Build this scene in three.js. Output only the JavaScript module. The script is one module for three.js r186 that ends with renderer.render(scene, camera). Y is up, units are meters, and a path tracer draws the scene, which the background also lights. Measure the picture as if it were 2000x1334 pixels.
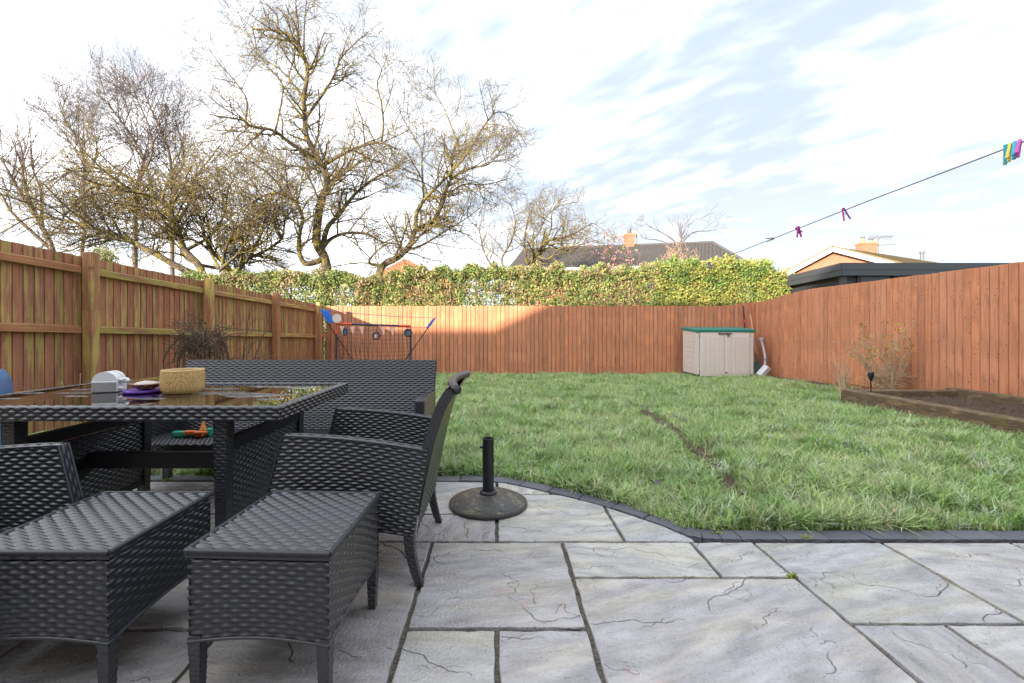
import * as THREE from 'three';
import { mergeGeometries } from 'three/addons/utils/BufferGeometryUtils.js';
import { RoundedBoxGeometry } from 'three/addons/geometries/RoundedBoxGeometry.js';
import { createNoise2D, createNoise3D } from 'simplex-noise';

// ---------------------------------------------------------------- camera, sky, sun, exposure
const scene = new THREE.Scene();
const F = 870, CX = 972, CY = 642, EYE = 1.06;            // focal length and centre in photograph pixels, eye height
const camera = new THREE.PerspectiveCamera(2 * Math.atan(667 / F) * 180 / Math.PI, 2000 / 1334, 0.05, 900);
camera.position.set(0, EYE, 0);
camera.lookAt(0, EYE, -10);
camera.setViewOffset(2000, 1334, 1000 - CX, 667 - CY, 2000, 1334);
const renderer = new THREE.WebGLRenderer({ antialias: true });
renderer.toneMapping = THREE.LinearToneMapping;
renderer.toneMappingExposure = 6.0;
renderer.shadowMap.enabled = true;

function rng(seed) { let a = seed >>> 0; return () => { a = (a + 0x6d2b79f5) | 0; let t = Math.imul(a ^ (a >>> 15), 1 | a); t = (t + Math.imul(t ^ (t >>> 7), 61 | t)) ^ t; return ((t ^ (t >>> 14)) >>> 0) / 4294967296; }; }
const R0 = rng(7);
const n2 = createNoise2D(rng(11)), n3 = createNoise3D(rng(12));
const fbm = (x, y, o = 4) => { let s = 0, a = 0.5, f = 1; for (let i = 0; i < o; i++) { s += a * n2(x * f, y * f); a *= 0.5; f *= 2.03; } return s; };
const sst = (a, b, x) => { const t = Math.min(1, Math.max(0, (x - a) / (b - a))); return t * t * (3 - 2 * t); };
const mix = (a, b, t) => a + (b - a) * t;

const SUN_AZ = 40 * Math.PI / 180, SUN_EL = 14.7 * Math.PI / 180, SUN_DIR = [-Math.sin(SUN_AZ) * Math.cos(SUN_EL), Math.sin(SUN_EL), Math.cos(SUN_AZ) * Math.cos(SUN_EL)];
{ // thin bright winter cloud with streaks of blue
  const W = 2048, H = 1024, d = new Float32Array(W * H * 4);
  for (let j = 0; j < H; j++) {
    const el = ((j + 0.5) / H - 0.5) * Math.PI, y = Math.sin(el), c = Math.cos(el);
    for (let i = 0; i < W; i++) {
      const az = ((i + 0.5) / W - 0.5) * 2 * Math.PI, x = Math.cos(az) * c, z = Math.sin(az) * c;
      const o = (j * W + i) * 4;
      const yy = Math.max(y, 0), q = 1 / (yy + 0.22), px = x * q, pz = z * q;
      const a = px * 0.82 + pz * 0.57, b = -px * 0.57 + pz * 0.82;
      const warp = fbm(px * 0.7, pz * 0.7, 3);
      const broad = fbm(px * 0.35 + 4.2, pz * 0.35 - 1.7, 2);
      const streak = fbm(a * 0.9 + warp * 0.35, b * 1.9 + warp * 0.35, 6), fine = fbm(a * 4.2 + warp * 0.5, b * 9.0 + warp * 0.5, 4);
      let cov = 0.35 + 0.36 * streak + 0.26 * fine + 0.24 * broad - 0.36 * sst(-0.9, 1.0, px);
      cov = 0.04 + 0.96 * sst(-0.2, 1.1, cov); cov = Math.max(cov, 0.14 - sst(0.03, 0.35, yy) * 0.1);
      const br = mix(0.112, 0.096, yy), bg = mix(0.131, 0.120, yy), bb = 0.157;
      const ang = Math.acos(Math.max(-1, Math.min(1, x * SUN_DIR[0] + y * SUN_DIR[1] + z * SUN_DIR[2]))), glow = 1 + 1.5 * Math.exp(-Math.pow(ang / 0.42, 1.2)), w = (0.62 + 0.05 * fine) * glow;   // glow added to the unseen sun side of the cloud, brightening fence and hedge
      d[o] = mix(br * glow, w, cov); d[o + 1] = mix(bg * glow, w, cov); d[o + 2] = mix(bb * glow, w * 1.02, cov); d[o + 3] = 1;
    }
  }
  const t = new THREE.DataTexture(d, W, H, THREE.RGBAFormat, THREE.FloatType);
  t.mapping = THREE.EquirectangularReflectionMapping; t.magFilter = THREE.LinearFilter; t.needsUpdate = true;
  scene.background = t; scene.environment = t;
}
const sun = new THREE.DirectionalLight(new THREE.Color(1, 0.87, 0.70), 2.4);
sun.position.set(...SUN_DIR).multiplyScalar(60);
sun.castShadow = true; sun.shadow.radius = 1.2; sun.shadow.mapSize.set(4096, 4096);
Object.assign(sun.shadow.camera, { left: -45, right: 45, top: 40, bottom: -40, near: 1, far: 160 });
scene.add(sun, sun.target);

// ---------------------------------------------------------------- helpers
const V = (X, Y, Z) => new THREE.Vector3(X, Y, -Z);                                  // Z counts metres away from the camera
const P = (x, y, Z) => V((x - CX) * Z / F, EYE - (y - CY) * Z / F, Z);               // photograph pixel at a depth
const taken = {};
const numbered = (n) => { const k = taken[n] = (taken[n] ?? -1) + 1; return k ? `${n}_${String(k).padStart(3, '0')}` : n; };
const ud = (o, label, category, group, kind) => { if (label) o.userData.label = label; if (category) o.userData.category = category; if (group) o.userData.group = group; if (kind) o.userData.kind = kind; return o; };
function mesh(name, g, m, parent) {
  if (Array.isArray(g)) g = g.length > 1 ? merge(g) : g[0];
  const o = new THREE.Mesh(g, m); o.name = parent ? name : numbered(name); o.castShadow = o.receiveShadow = true; (parent ?? scene).add(o); return o;
}
function merge(gs) {
  gs = gs.map((g) => { g = g.index ? g.toNonIndexed() : g; if (!g.attributes.normal) g.computeVertexNormals(); if (!g.attributes.uv) g.setAttribute('uv', new THREE.BufferAttribute(new Float32Array(g.attributes.position.count * 2), 2)); for (const k of Object.keys(g.attributes)) if (!['position', 'normal', 'uv'].includes(k)) { g = g.clone(); g.deleteAttribute(k); } return g; });
  return mergeGeometries(gs);
}
function thing(name, pos, label, category, group) { const o = new THREE.Group(); o.name = numbered(name); if (pos) o.position.copy(pos); scene.add(o); return ud(o, label, category, group); }
const structure = (name, g, m) => ud(mesh(name, g, m), null, null, null, 'structure');
const box = (w, h, d, x = 0, y = 0, z = 0, r = 0) => { const g = r ? new RoundedBoxGeometry(w, h, d, 2, r) : new THREE.BoxGeometry(w, h, d); g.translate(x, y, z); return g; };
const col = (r, g, b) => new THREE.Color().setRGB(r, g, b);
const mat = (r, g, b, rough = 0.7, o = {}) => new THREE.MeshPhysicalMaterial({ color: col(r, g, b), roughness: rough, ...o });
function tex(W, H, f, { srgb = false, repeat = true } = {}) {                        // f(u, v) -> [r,g,b] in 0..1 (linear unless srgb)
  const d = new Uint8Array(W * H * 4), s = (x) => { x = Math.min(1, Math.max(0, x)); if (srgb) x = x <= 0.0031308 ? x * 12.92 : 1.055 * x ** (1 / 2.4) - 0.055; return Math.round(x * 255); };
  for (let j = 0; j < H; j++) for (let i = 0; i < W; i++) { const c = f((i + 0.5) / W, (j + 0.5) / H, i, j), o = (j * W + i) * 4; d[o] = s(c[0]); d[o + 1] = s(c[1]); d[o + 2] = s(c[2]); d[o + 3] = 255; }
  const t = new THREE.DataTexture(d, W, H); t.magFilter = THREE.LinearFilter; t.minFilter = THREE.LinearMipmapLinearFilter; t.generateMipmaps = true;
  if (repeat) t.wrapS = t.wrapT = THREE.RepeatWrapping; if (srgb) t.colorSpace = THREE.SRGBColorSpace; t.needsUpdate = true; return t;
}
const tileN = (u, v, su, sv, n = n2) => { const a = u * 2 * Math.PI, b = v * 2 * Math.PI; return n3(Math.cos(a) * su, Math.sin(a) * su + 3.1 * Math.cos(b) * sv * 0.35, Math.sin(b) * sv); };
function tube(points, radii, sides = 5, cap = false) {                              // tapered tube through points
  const n = points.length, pos = [], nor = [], uv = [], idx = []; let len = 0;
  const t = new THREE.Vector3(), a = new THREE.Vector3(), b = new THREE.Vector3(), ref = new THREE.Vector3();
  for (let i = 0; i < n; i++) {
    t.copy(points[Math.min(i + 1, n - 1)]).sub(points[Math.max(i - 1, 0)]).normalize();
    if (i === 0) { ref.set(0, 1, 0); if (Math.abs(t.y) > 0.9) ref.set(1, 0, 0); a.crossVectors(t, ref).normalize(); } else { a.addScaledVector(t, -a.dot(t)).normalize(); len += points[i].distanceTo(points[i - 1]); }
    b.crossVectors(t, a);
    const r = radii[i] ?? radii[0];
    for (let k = 0; k <= sides; k++) { const th = k / sides * 2 * Math.PI, c = Math.cos(th), s = Math.sin(th), nx = a.x * c + b.x * s, ny = a.y * c + b.y * s, nz = a.z * c + b.z * s; pos.push(points[i].x + nx * r, points[i].y + ny * r, points[i].z + nz * r); nor.push(nx, ny, nz); uv.push(k / sides * r * 6.3, len); }
    if (i) for (let k = 0; k < sides; k++) { const p = (i - 1) * (sides + 1) + k, q = p + sides + 1; idx.push(p, p + 1, q, p + 1, q + 1, q); }
  }
  if (cap) for (const [i, s] of [[0, -1], [n - 1, 1]]) { const c = pos.length / 3, q = points[i]; t.copy(points[Math.min(i + 1, n - 1)]).sub(points[Math.max(i - 1, 0)]).normalize().multiplyScalar(s); pos.push(q.x, q.y, q.z); nor.push(t.x, t.y, t.z); uv.push(0, 0); for (let k = 0; k < sides; k++) { const p = i * (sides + 1) + k; s < 0 ? idx.push(c, p + 1, p) : idx.push(c, p, p + 1); } }
  const g = new THREE.BufferGeometry(); g.setAttribute('position', new THREE.Float32BufferAttribute(pos, 3)); g.setAttribute('normal', new THREE.Float32BufferAttribute(nor, 3)); g.setAttribute('uv', new THREE.Float32BufferAttribute(uv, 2)); g.setIndex(idx); return g;
}
const smooth = (pts, k) => new THREE.CatmullRomCurve3(pts).getPoints(k);
function prism(poly, y0, y1, bevel = 0.004, uvr = 0, uvo = [0, 0]) {                 // poly of [X, Z] in plan, flat top with a bevelled rim
  const s = new THREE.Shape(poly.map(([x, z]) => new THREE.Vector2(x, z)));
  const g = new THREE.ExtrudeGeometry(s, { depth: y1 - y0 - bevel, bevelEnabled: bevel > 0, bevelSize: bevel, bevelThickness: bevel, bevelOffset: -bevel, bevelSegments: 2, steps: 1, curveSegments: 1 });
  const u = g.attributes.uv, c = Math.cos(uvr), sn = Math.sin(uvr);
  for (let i = 0; i < u.count; i++) { const x = u.getX(i), y = u.getY(i); u.setXY(i, x * c - y * sn + uvo[0], x * sn + y * c + uvo[1]); }
  g.rotateX(-Math.PI / 2); g.translate(0, y0, 0); return g;
}
const quadGeo = (pts, uvs) => { const g = new THREE.BufferGeometry(); g.setAttribute('position', new THREE.Float32BufferAttribute(pts.flatMap((p) => [p.x, p.y, p.z]), 3)); g.setAttribute('uv', new THREE.Float32BufferAttribute((uvs ?? [[0, 0], [1, 0], [1, 1], [0, 1]]).flat(), 2)); g.setIndex([0, 1, 2, 0, 2, 3]); g.computeVertexNormals(); return g; };
function bar(a, b, thick, tall) { const d = b.clone().sub(a), L = d.length(), g = new THREE.BoxGeometry(thick, L, tall); d.normalize(); const s = new THREE.Vector3(-d.z, 0, d.x); if (Math.abs(d.y) > 0.95) s.set(1, 0, 0).addScaledVector(d, -d.x); s.normalize(); g.applyMatrix4(new THREE.Matrix4().makeBasis(s, d, s.clone().cross(d))); const m = a.clone().add(b).multiplyScalar(0.5); g.translate(m.x, m.y, m.z); return g; }
const gy = (X, Z) => (Z > 3.15 ? -(Z - 3.15) * 0.0175 : 0) + (Z > 3.15 || (X > 1 && Z > 2.3) ? 0.012 * fbm(X * 0.9, Z * 0.9, 2) : 0);   // height of the lawn

// ---------------------------------------------------------------- materials
const woodMap = (seed, base, dark, light, mossy) => {
  const W = 1024, H = 1024, r = rng(seed), cols = [...Array(8)].map(() => ({ tone: 0.78 + 0.42 * r(), off: r() * 40, hue: r() - 0.5, moss: r(), knots: [...Array(5 + Math.floor(r() * 6))].map(() => [0.15 + 0.7 * r(), r(), 0.05 + 0.05 * r()]) }));
  const hgt = new Float32Array(W * H);
  const map = tex(W, H, (u, v, i, j) => {
    const b = Math.min(7, Math.floor(u * 8)), c = cols[b], x = u * 8 - b; let warp = 0, kn = 0;
    for (const [kx, ky, kr] of c.knots) { const dx = (x - kx) * 1.1, dy = (v - ky) * 15; const dd = Math.hypot(dx, dy); warp += (x > kx ? 1 : -1) * 0.14 * Math.exp(-dd * dd * 14); kn = Math.max(kn, sst(kr * 1.5, kr * 0.5, dd)); }
    const g1 = n2((x + warp) * 9 + c.off, v * 2.2 + c.off), g2 = n2((x + warp) * 30 + c.off, v * 5 + c.off * 2), g3 = n2(x * 60, v * 60 + c.off), big = fbm(x * 0.8 + c.off, v * 4 + c.off, 3);
    let k = c.tone * (1 + 0.14 * g1 + 0.10 * g2 + 0.06 * g3 + 0.24 * big);
    const lt = sst(0.25, 0.8, fbm(x * 2 + c.off * 3, v * 7, 3)) * 0.5;
    let R = mix(base[0], light[0], lt) * k * (1 + 0.1 * c.hue), G = mix(base[1], light[1], lt) * k, B = mix(base[2], light[2], lt) * k * (1 - 0.15 * c.hue);
    R = mix(R, dark[0], kn * 0.75); G = mix(G, dark[1], kn * 0.75); B = mix(B, dark[2], kn * 0.75);
    if (mossy) { const ms = sst(0.0, 0.34, fbm(x * 1.7 + c.off, v * 2.2 + c.off * 1.3, 3) * 0.8 + (c.moss - 0.48) * 0.55 + 0.14 * g2 + 0.3 * Math.max(0, 0.22 - v) ) * 0.85; R = mix(R, 0.44 * k, ms); G = mix(G, 0.33 * k, ms); B = mix(B, 0.10 * k, ms); }
    else { const ms = sst(0.06, 0.0, v + 0.05 * fbm(x * 3 + c.off, v * 8, 2) + 0.02) * 0.6 * (c.moss > 0.4 ? 1 : 0.3); R = mix(R, 0.30, ms); G = mix(G, 0.25, ms); B = mix(B, 0.04, ms); }
    hgt[j * W + i] = 0.5 + 0.22 * g2 + 0.2 * g1 + 0.08 * g3 - 0.2 * kn;
    return [R, G, B];
  }, { srgb: true });
  const bump = tex(W, H, (u, v, i, j) => { const h = hgt[j * W + i]; return [h, h, h]; });
  return { map, bump };
};
const wr = woodMap(21, [0.49, 0.205, 0.108], [0.12, 0.04, 0.02], [0.60, 0.31, 0.19], false), wl = woodMap(33, [0.37, 0.16, 0.092], [0.11, 0.045, 0.03], [0.48, 0.26, 0.155], true);
const M = {
  fenceRed: new THREE.MeshStandardMaterial({ map: wr.map, bumpMap: wr.bump, bumpScale: 0.002, roughness: 0.82 }),
  fenceOld: new THREE.MeshStandardMaterial({ map: wl.map, bumpMap: wl.bump, bumpScale: 0.002, roughness: 0.85 }),
  rattan: mat(0.027, 0.029, 0.035, 0.32, { clearcoat: 0.45, clearcoatRoughness: 0.18 }),
  rattanFrame: mat(0.022, 0.023, 0.027, 0.42),
  glass: mat(0.006, 0.006, 0.007, 0.03, { clearcoat: 0.4, clearcoatRoughness: 0.02 }),
  blackMetal: mat(0.012, 0.013, 0.015, 0.4),
};
const nmapNoise = tex(512, 512, (u, v) => { const h = 0.5 + 0.3 * tileN(u, v, 3, 8) + 0.2 * tileN(v, u, 14, 30); return [h, h, h]; });

// ================================================================ SETTING
// ---- terrain beyond the garden
const earthMap = tex(512, 512, (u, v) => { const a = 0.5 + 0.5 * tileN(u, v, 2, 5), b = 0.5 + 0.5 * tileN(v, u, 9, 21), c = 0.5 + 0.5 * tileN(u, v, 25, 60); const k = 0.55 + 0.3 * b + 0.4 * c; return [0.115 * k + 0.02 * a, 0.078 * k + 0.014 * a, 0.055 * k]; }, { srgb: true });
const lawnMap = tex(1024, 1024, (u, v) => { const a = 0.5 + 0.5 * tileN(u, v, 3, 7), b = 0.5 + 0.5 * tileN(v, u, 12, 27), c = 0.5 + 0.5 * tileN(u, v, 40, 90), k = 0.6 + 0.5 * c; const e = sst(0.5, 0.8, b * 0.7 + a * 0.3); return [mix(0.15, 0.20, e) * k, mix(0.22, 0.17, e) * k, mix(0.05, 0.07, e) * k]; }, { srgb: true });
{
  const t = lawnMap.clone(); t.repeat.set(0.5, 0.5);
  const g = new THREE.PlaneGeometry(800, 800); g.rotateX(-Math.PI / 2); g.translate(0, -0.36, -150);
  const u = g.attributes.uv; for (let i = 0; i < u.count; i++) u.setXY(i, u.getX(i) * 800, u.getY(i) * 800);
  structure('ground', g, new THREE.MeshStandardMaterial({ map: t, roughness: 1 }));
}
function sheet(X0, X1, Z0, Z1, nx, nz, hf, uvs = 1) {
  const g = new THREE.PlaneGeometry(1, 1, nx, nz), p = g.attributes.position, u = g.attributes.uv;
  for (let i = 0; i < p.count; i++) { const X = mix(X0, X1, p.getX(i) + 0.5), Z = mix(Z0, Z1, p.getY(i) + 0.5); p.setXYZ(i, X, hf(X, Z), -Z); u.setXY(i, X * uvs, Z * uvs); }
  g.computeVertexNormals(); return g;
}
// ---- patio edge (slab side) as a function of X
const edgePts = [[-6, 3.1], [-0.4, 3.1], [0.03, 3.085], [0.231, 2.96], [0.4226, 2.828], [0.6125, 2.691], [0.7576, 2.545], [0.9, 2.392], [0.975, 2.262], [1.03, 2.235], [9, 2.232]];
const edgeZ = (X) => { for (let i = 1; i < edgePts.length; i++) if (X <= edgePts[i][0]) { const [a, b] = edgePts[i - 1], [c, d] = edgePts[i]; return mix(b, d, (X - a) / (c - a)); } return 2.232; };
const lawnMat = new THREE.MeshStandardMaterial({ map: lawnMap, bumpMap: nmapNoise, bumpScale: 0.02, roughness: 1 });
const onLawn = (X, Z) => Z > edgeZ(X) + 0.12;
structure('lawn', sheet(-4.65, 6.95, 2.28, 12.0, 90, 70, (X, Z) => (onLawn(X, Z) ? gy(X, Z) - 0.004 : -0.05) , 0.8), lawnMat);
const soilMat = new THREE.MeshStandardMaterial({ map: earthMap, bumpMap: nmapNoise, bumpScale: 0.03, roughness: 1 });
const lumpy = (a) => (X, Z) => gy(X, Z) + a * (0.6 + fbm(X * 7, Z * 7, 3)) + 0.004;
structure('soil_border', sheet(-4.55, -3.62, 3.3, 11.9, 24, 200, lumpy(0.03)), soilMat);
structure('soil_border', sheet(-3.6, 6.3, 11.45, 11.9, 200, 12, lumpy(0.025)), soilMat);
structure('soil_border', sheet(6.25, 6.84, 6.75, 11.9, 16, 110, lumpy(0.03)), soilMat);

// ---- patio
const slabH = (() => {                                                             // riven surface: soft terraces with sharp lips
  const W = 1024, h = new Float32Array(W * W);
  for (let j = 0; j < W; j++) for (let i = 0; i < W; i++) {
    const x = i / W * 2.2, y = j / W * 2.2, q = 0.35 * fbm(x * 1.5, y * 1.5, 3);
    const lipAt = (f, mask, k) => { const fr = f - Math.floor(f); return sst(-0.05, 0.28, mask) * (fr < k ? fr / k : 1 - (fr - k) / (1 - k)); };
    const f1 = (y * 1.05 + 0.34 * fbm(x * 0.9 + 3, y * 0.9, 4) + 0.022 * fbm(x * 9, y * 9, 3)) * 2.6, f2 = (y * 0.9 + 0.25 * x + 0.3 * fbm(x * 1.7 + 31, y * 1.7, 4) + 0.02 * fbm(x * 12 + 5, y * 12, 3)) * 4.2;
    h[j * W + i] = 0.34 + 0.17 * lipAt(f1, fbm(x * 1.1 + 60, y * 1.1, 2) + 0.1, 0.02) + 0.10 * lipAt(f2, fbm(x * 2.4 + 80, y * 2.4, 2) + 0.02, 0.035) + 0.10 * fbm(x * 3.0, y * 13, 5) + 0.03 * n2(x * 60, y * 60);
  }
  return h;
})();
const slabBump = tex(1024, 1024, (u, v, i, j) => { const h = slabH[j * 1024 + i]; return [h, h, h]; });
const slabMap = tex(1024, 1024, (u, v, i, j) => {
  const x = u * 2.2, y = v * 2.2, q = fbm(x * 1.3, y * 1.3, 3), a = fbm(x * 1.1 + q * 0.5, y * 5 + q, 4), b = fbm(x * 3 + 7, y * 14, 4), c = n2(x * 90, y * 90), rust = sst(0.28, 0.5, fbm(x * 5 + 20, y * 5, 3)) * sst(0.0, 0.3, fbm(x + 40, y, 2));
  const h = slabH[j * 1024 + i], hx = slabH[j * 1024 + Math.min(1023, i + 1)], hy = slabH[Math.min(1023, j + 1) * 1024 + i], lip = sst(0.02, 0.06, Math.abs(hx - h) + Math.abs(hy - h));   // darker along the lips, where the height steps sharply
  const k = (0.95 + 0.30 * a + 0.26 * b + 0.07 * c) * (1 - 0.5 * lip);
  const be = sst(-0.1, 0.45, fbm(x * 0.9 + 13, y * 3.2, 3)); return [(mix(0.42, 0.46, be) + 0.02 * rust) * k, (mix(0.41, 0.435, be) - 0.03 * rust) * k, (mix(0.405, 0.375, be) - 0.035 * rust) * k];
}, { srgb: true });
const slabRough = tex(512, 512, (u, v) => { const r = 0.46 + 0.26 * tileN(u, v, 2, 4) + 0.1 * tileN(v, u, 12, 30); return [r, r, r]; });
const slabMats = [[1, 1, 1], [0.90, 0.895, 0.91], [1.03, 1.03, 1.0], [0.93, 0.95, 0.96], [0.84, 0.82, 0.82], [0.96, 0.945, 0.965]].map(([r, g, b]) => { const t = (x) => { const c = x.clone(); c.repeat.set(1 / 2.2, 1 / 2.2); return c; }; return new THREE.MeshPhysicalMaterial({ color: col(r, g, b), map: t(slabMap), bumpMap: t(slabBump), bumpScale: 0.036, roughnessMap: t(slabRough), roughness: 1 }); });
{
  const base = structure('patio', sheet(-4.4, 6.9, -3.2, 3.13, 40, 40, (X, Z) => (Z < edgeZ(X) + 0.05 ? -0.014 : -0.06)), new THREE.MeshStandardMaterial({ map: tex(256, 256, (u, v) => { const k = 0.7 + 0.5 * tileN(u, v, 9, 22); return [0.17 * k, 0.145 * k, 0.115 * k]; }, { srgb: true }), bumpMap: nmapNoise, bumpScale: 0.01, roughness: 0.95 }));
  const r = rng(5);
  function slab(X0, X1, Z0, Z1, mi) {
    const gap = 0.009, poly = []; X0 += gap; X1 -= gap; Z0 += gap; Z1 -= gap;
    const lim = (X) => Math.min(Z1, edgeZ(X) - 0.012);
    while (X1 > X0 && lim(X1) < Z0 + 0.015) X1 -= 0.01;
    if (X1 - X0 < 0.05 || lim(X0) < Z0 + 0.02) return;
    const ph = r() * 100, j = (s) => 0.0035 * fbm(s * 7 + ph, ph, 3) * 2, n = Math.max(3, Math.round((X1 - X0) / 0.045)), m = Math.max(3, Math.round((Z1 - Z0) / 0.045));
    for (let i = 0; i <= n; i++) { const X = mix(X0, X1, i / n); poly.push([X, Z0 + j(i * 0.1)]); }
    const top1 = lim(X1); for (let i = 1; i < m; i++) if (mix(Z0, Z1, i / m) < top1 - 0.01) poly.push([X1 + j(i * 0.1 + 20), mix(Z0, Z1, i / m)]);
    for (let i = n; i >= 0; i--) { const X = mix(X0, X1, i / n), z = lim(X); poly.push([X, z + (z < Z1 - 0.001 ? 0 : j(i * 0.1 + 40))]); }
    for (let i = m - 1; i > 0; i--) if (mix(Z0, Z1, i / m) < lim(X0) - 0.01) poly.push([X0 + j(i * 0.1 + 60), mix(Z0, Z1, i / m)]);
    const ang = (r() - 0.5) * 0.7 + (r() < 0.3 ? Math.PI / 2 : 0), cx = (X0 + X1) / 2, cz = (Z0 + Z1) / 2, ca = Math.cos(ang), sa = Math.sin(ang);
    const s = mesh('paving_slab', prism(poly, -0.03, 0.0, 0.004, ang, [0.75 + 0.7 * r() - cx * ca + cz * sa, 0.75 + 0.7 * r() - cx * sa - cz * ca]), slabMats[mi ?? Math.floor(r() * 6)], base);
    s.position.y = (r() - 0.5) * 0.003;
  }
  const S = [[-0.66, -0.005, 2.216, 2.55, 4], [-0.005, 0.635, 2.216, 2.852, 2], [0.635, 0.99, 2.216, 2.852, 3], [-0.005, 0.7, 2.852, 3.2, 2], [-0.66, -0.005, 2.55, 3.2, 0],
    [-0.325, 0.32, 1.573, 2.216, 1], [0.32, 0.957, 1.897, 2.216, 2], [0.957, 1.268, 1.897, 2.216, 0], [0.32, 1.268, 1.255, 1.897, 5], [1.268, 1.903, 1.6, 2.216, 3], [1.903, 2.54, 1.6, 2.216, 0], [1.268, 1.6, 0.96, 1.6, 1], [1.6, 2.54, 0.96, 1.6, 2],
    [-0.325, -0.002, 0.93, 1.573, 2], [-0.002, 0.32, 0.93, 1.573, 5], [-0.97, -0.325, 1.255, 2.216, 4], [-1.61, -0.97, 1.573, 2.216, 0], [-1.61, -0.97, 0.93, 1.573, 1], [-0.97, -0.325, 0.93, 1.255, 2],
    [-1.30, -0.66, 2.216, 2.855, 0], [-1.30, -0.66, 2.855, 3.2, 2], [-1.94, -1.30, 2.216, 2.55, 3], [-1.94, -1.30, 2.55, 3.2, 2], [-2.58, -1.94, 2.216, 3.2, 0], [-3.22, -2.58, 2.55, 3.2, 5], [-3.22, -2.58, 2.216, 2.55, 1], [-4.2, -3.22, 2.216, 3.2, 2],
    [-2.56, -1.61, 1.573, 2.216, 5], [-2.25, -1.61, 0.93, 1.573, 2], [-3.2, -2.56, 1.573, 2.216, 3], [-3.2, -2.25, 0.93, 1.573, 0], [-4.2, -3.2, 1.573, 2.216, 1], [-4.2, -3.2, 0.93, 1.573, 2],
    [2.54, 3.18, 1.6, 2.216, 5], [2.54, 3.5, 0.96, 1.6, 1], [3.18, 4.13, 1.6, 2.216, 2], [3.5, 4.13, 0.96, 1.6, 3], [4.13, 5.1, 1.6, 2.216, 0], [4.13, 5.1, 0.96, 1.6, 2], [5.1, 6.05, 0.96, 2.216, 1], [6.05, 6.85, 0.96, 2.216, 2]];
  for (const s of S) slab(...s);
  for (let X = -4.2; X < 6.2; X += 0.95) for (let Z = -3.1; Z < 0.9; Z += 0.645) slab(X, X + 0.95, Math.max(Z, -3.1), Math.min(Z + 0.645, 0.93), undefined);
  slab(0.32, 1.268, 0.93, 1.255, 2);
  // dark block edging
  const edging = ud(new THREE.Group(), null, null, null, 'structure'); edging.name = numbered('edging'); scene.add(edging);
  const em = [0, 1, 2].map((k) => new THREE.MeshStandardMaterial({ color: col(0.105 + 0.02 * k, 0.11 + 0.018 * k, 0.128 + 0.016 * k), roughness: 0.6, bumpMap: nmapNoise, bumpScale: 0.008 }));
  const fine = []; for (let i = 0; i < edgePts.length - 1; i++) { const [a, b] = edgePts[i], [c, d] = edgePts[i + 1], L = Math.hypot(c - a, d - b), n = Math.max(1, Math.round(L / 0.02)); for (let k = 0; k < n; k++) fine.push([mix(a, c, k / n), mix(b, d, k / n)]); }
  const sm = fine.map((p, i) => { let x = 0, z = 0, n = 0; for (let k = -4; k <= 4; k++) { const q = fine[Math.min(fine.length - 1, Math.max(0, i + k))]; x += q[0]; z += q[1]; n++; } return [x / n, z / n]; });
  let acc = [], s = 0;
  for (let i = 1; i < sm.length; i++) {
    const p = sm[i - 1], q = sm[i], L = Math.hypot(q[0] - p[0], q[1] - p[1]); if (!acc.length) acc.push(p); acc.push(q); s += L;
    if (s > (q[0] > 1.02 && q[0] < 1.32 ? 0.095 : 0.203)) {
      const nrm = (k) => { const a = acc[Math.max(0, k - 1)], b = acc[Math.min(acc.length - 1, k + 1)], dx = b[0] - a[0], dz = b[1] - a[1], l = Math.hypot(dx, dz); return [-dz / l, dx / l, dx / l, dz / l]; };
      const sel = [0, Math.floor(acc.length / 2), acc.length - 1], inn = [], out = [];
      sel.forEach((k, ii) => { const [nx, nz, tx, tz] = nrm(k), sh = ii === 0 ? 0.003 : ii === 2 ? -0.003 : 0; inn.push([acc[k][0] + tx * sh, acc[k][1] + tz * sh]); out.unshift([acc[k][0] + nx * 0.1 + tx * sh, acc[k][1] + nz * 0.1 + tz * sh]); });
      const b = mesh('edging_block', prism([...inn, ...out], -0.08, 0.006, 0.004, 0, [r() * 3, r() * 3]), em[Math.floor(r() * 3)], edging); b.position.y = (r() - 0.5) * 0.006;
      acc = []; s = 0;
    }
  }
}

// ---- fences
const boardG = (W, dz = 1) => [...Array(8)].map((_, k) => {                            // feather-edged board, 1 m tall at scale 1, thick edge on the left
  const prof = [[-W / 2, -0.010], [-W / 2, 0.014], [-W / 2 + 0.003, 0.016], [W / 2 - 0.030, 0.007], [W / 2 - 0.022, -0.013], [W / 2, -0.015], [W / 2, -0.02], [-W / 2, -0.010]], pos = [], uv = [], idx = [];
  for (let i = 0; i < 7; i++) { const [a, b] = [prof[i], prof[i + 1]], q = pos.length / 3; for (const [p, y] of [[a, 0], [b, 0], [b, 1], [a, 1]]) { pos.push(p[0], y, p[1]); uv.push((k + 0.03 + 0.94 * (p[0] / W + 0.5)) / 8, y); } idx.push(q, q + 1, q + 2, q, q + 2, q + 3); }
  const q = pos.length / 3; for (let i = 0; i < 7; i++) { pos.push(prof[i][0], 1, prof[i][1]); uv.push((k + 0.03 + 0.94 * (prof[i][0] / W + 0.5)) / 8, 0.99 - prof[i][1]); } for (let i = 1; i < 6; i++) idx.push(q, q + i, q + i + 1);
  const g = new THREE.BufferGeometry(); g.setAttribute('position', new THREE.Float32BufferAttribute(pos, 3)); g.setAttribute('uv', new THREE.Float32BufferAttribute(uv, 2)); g.setIndex(idx); g.scale(1, 1, dz); g.computeVertexNormals(); return g;
});
const BG = boardG(0.128), BGold = boardG(0.118, 0.4);
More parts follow.
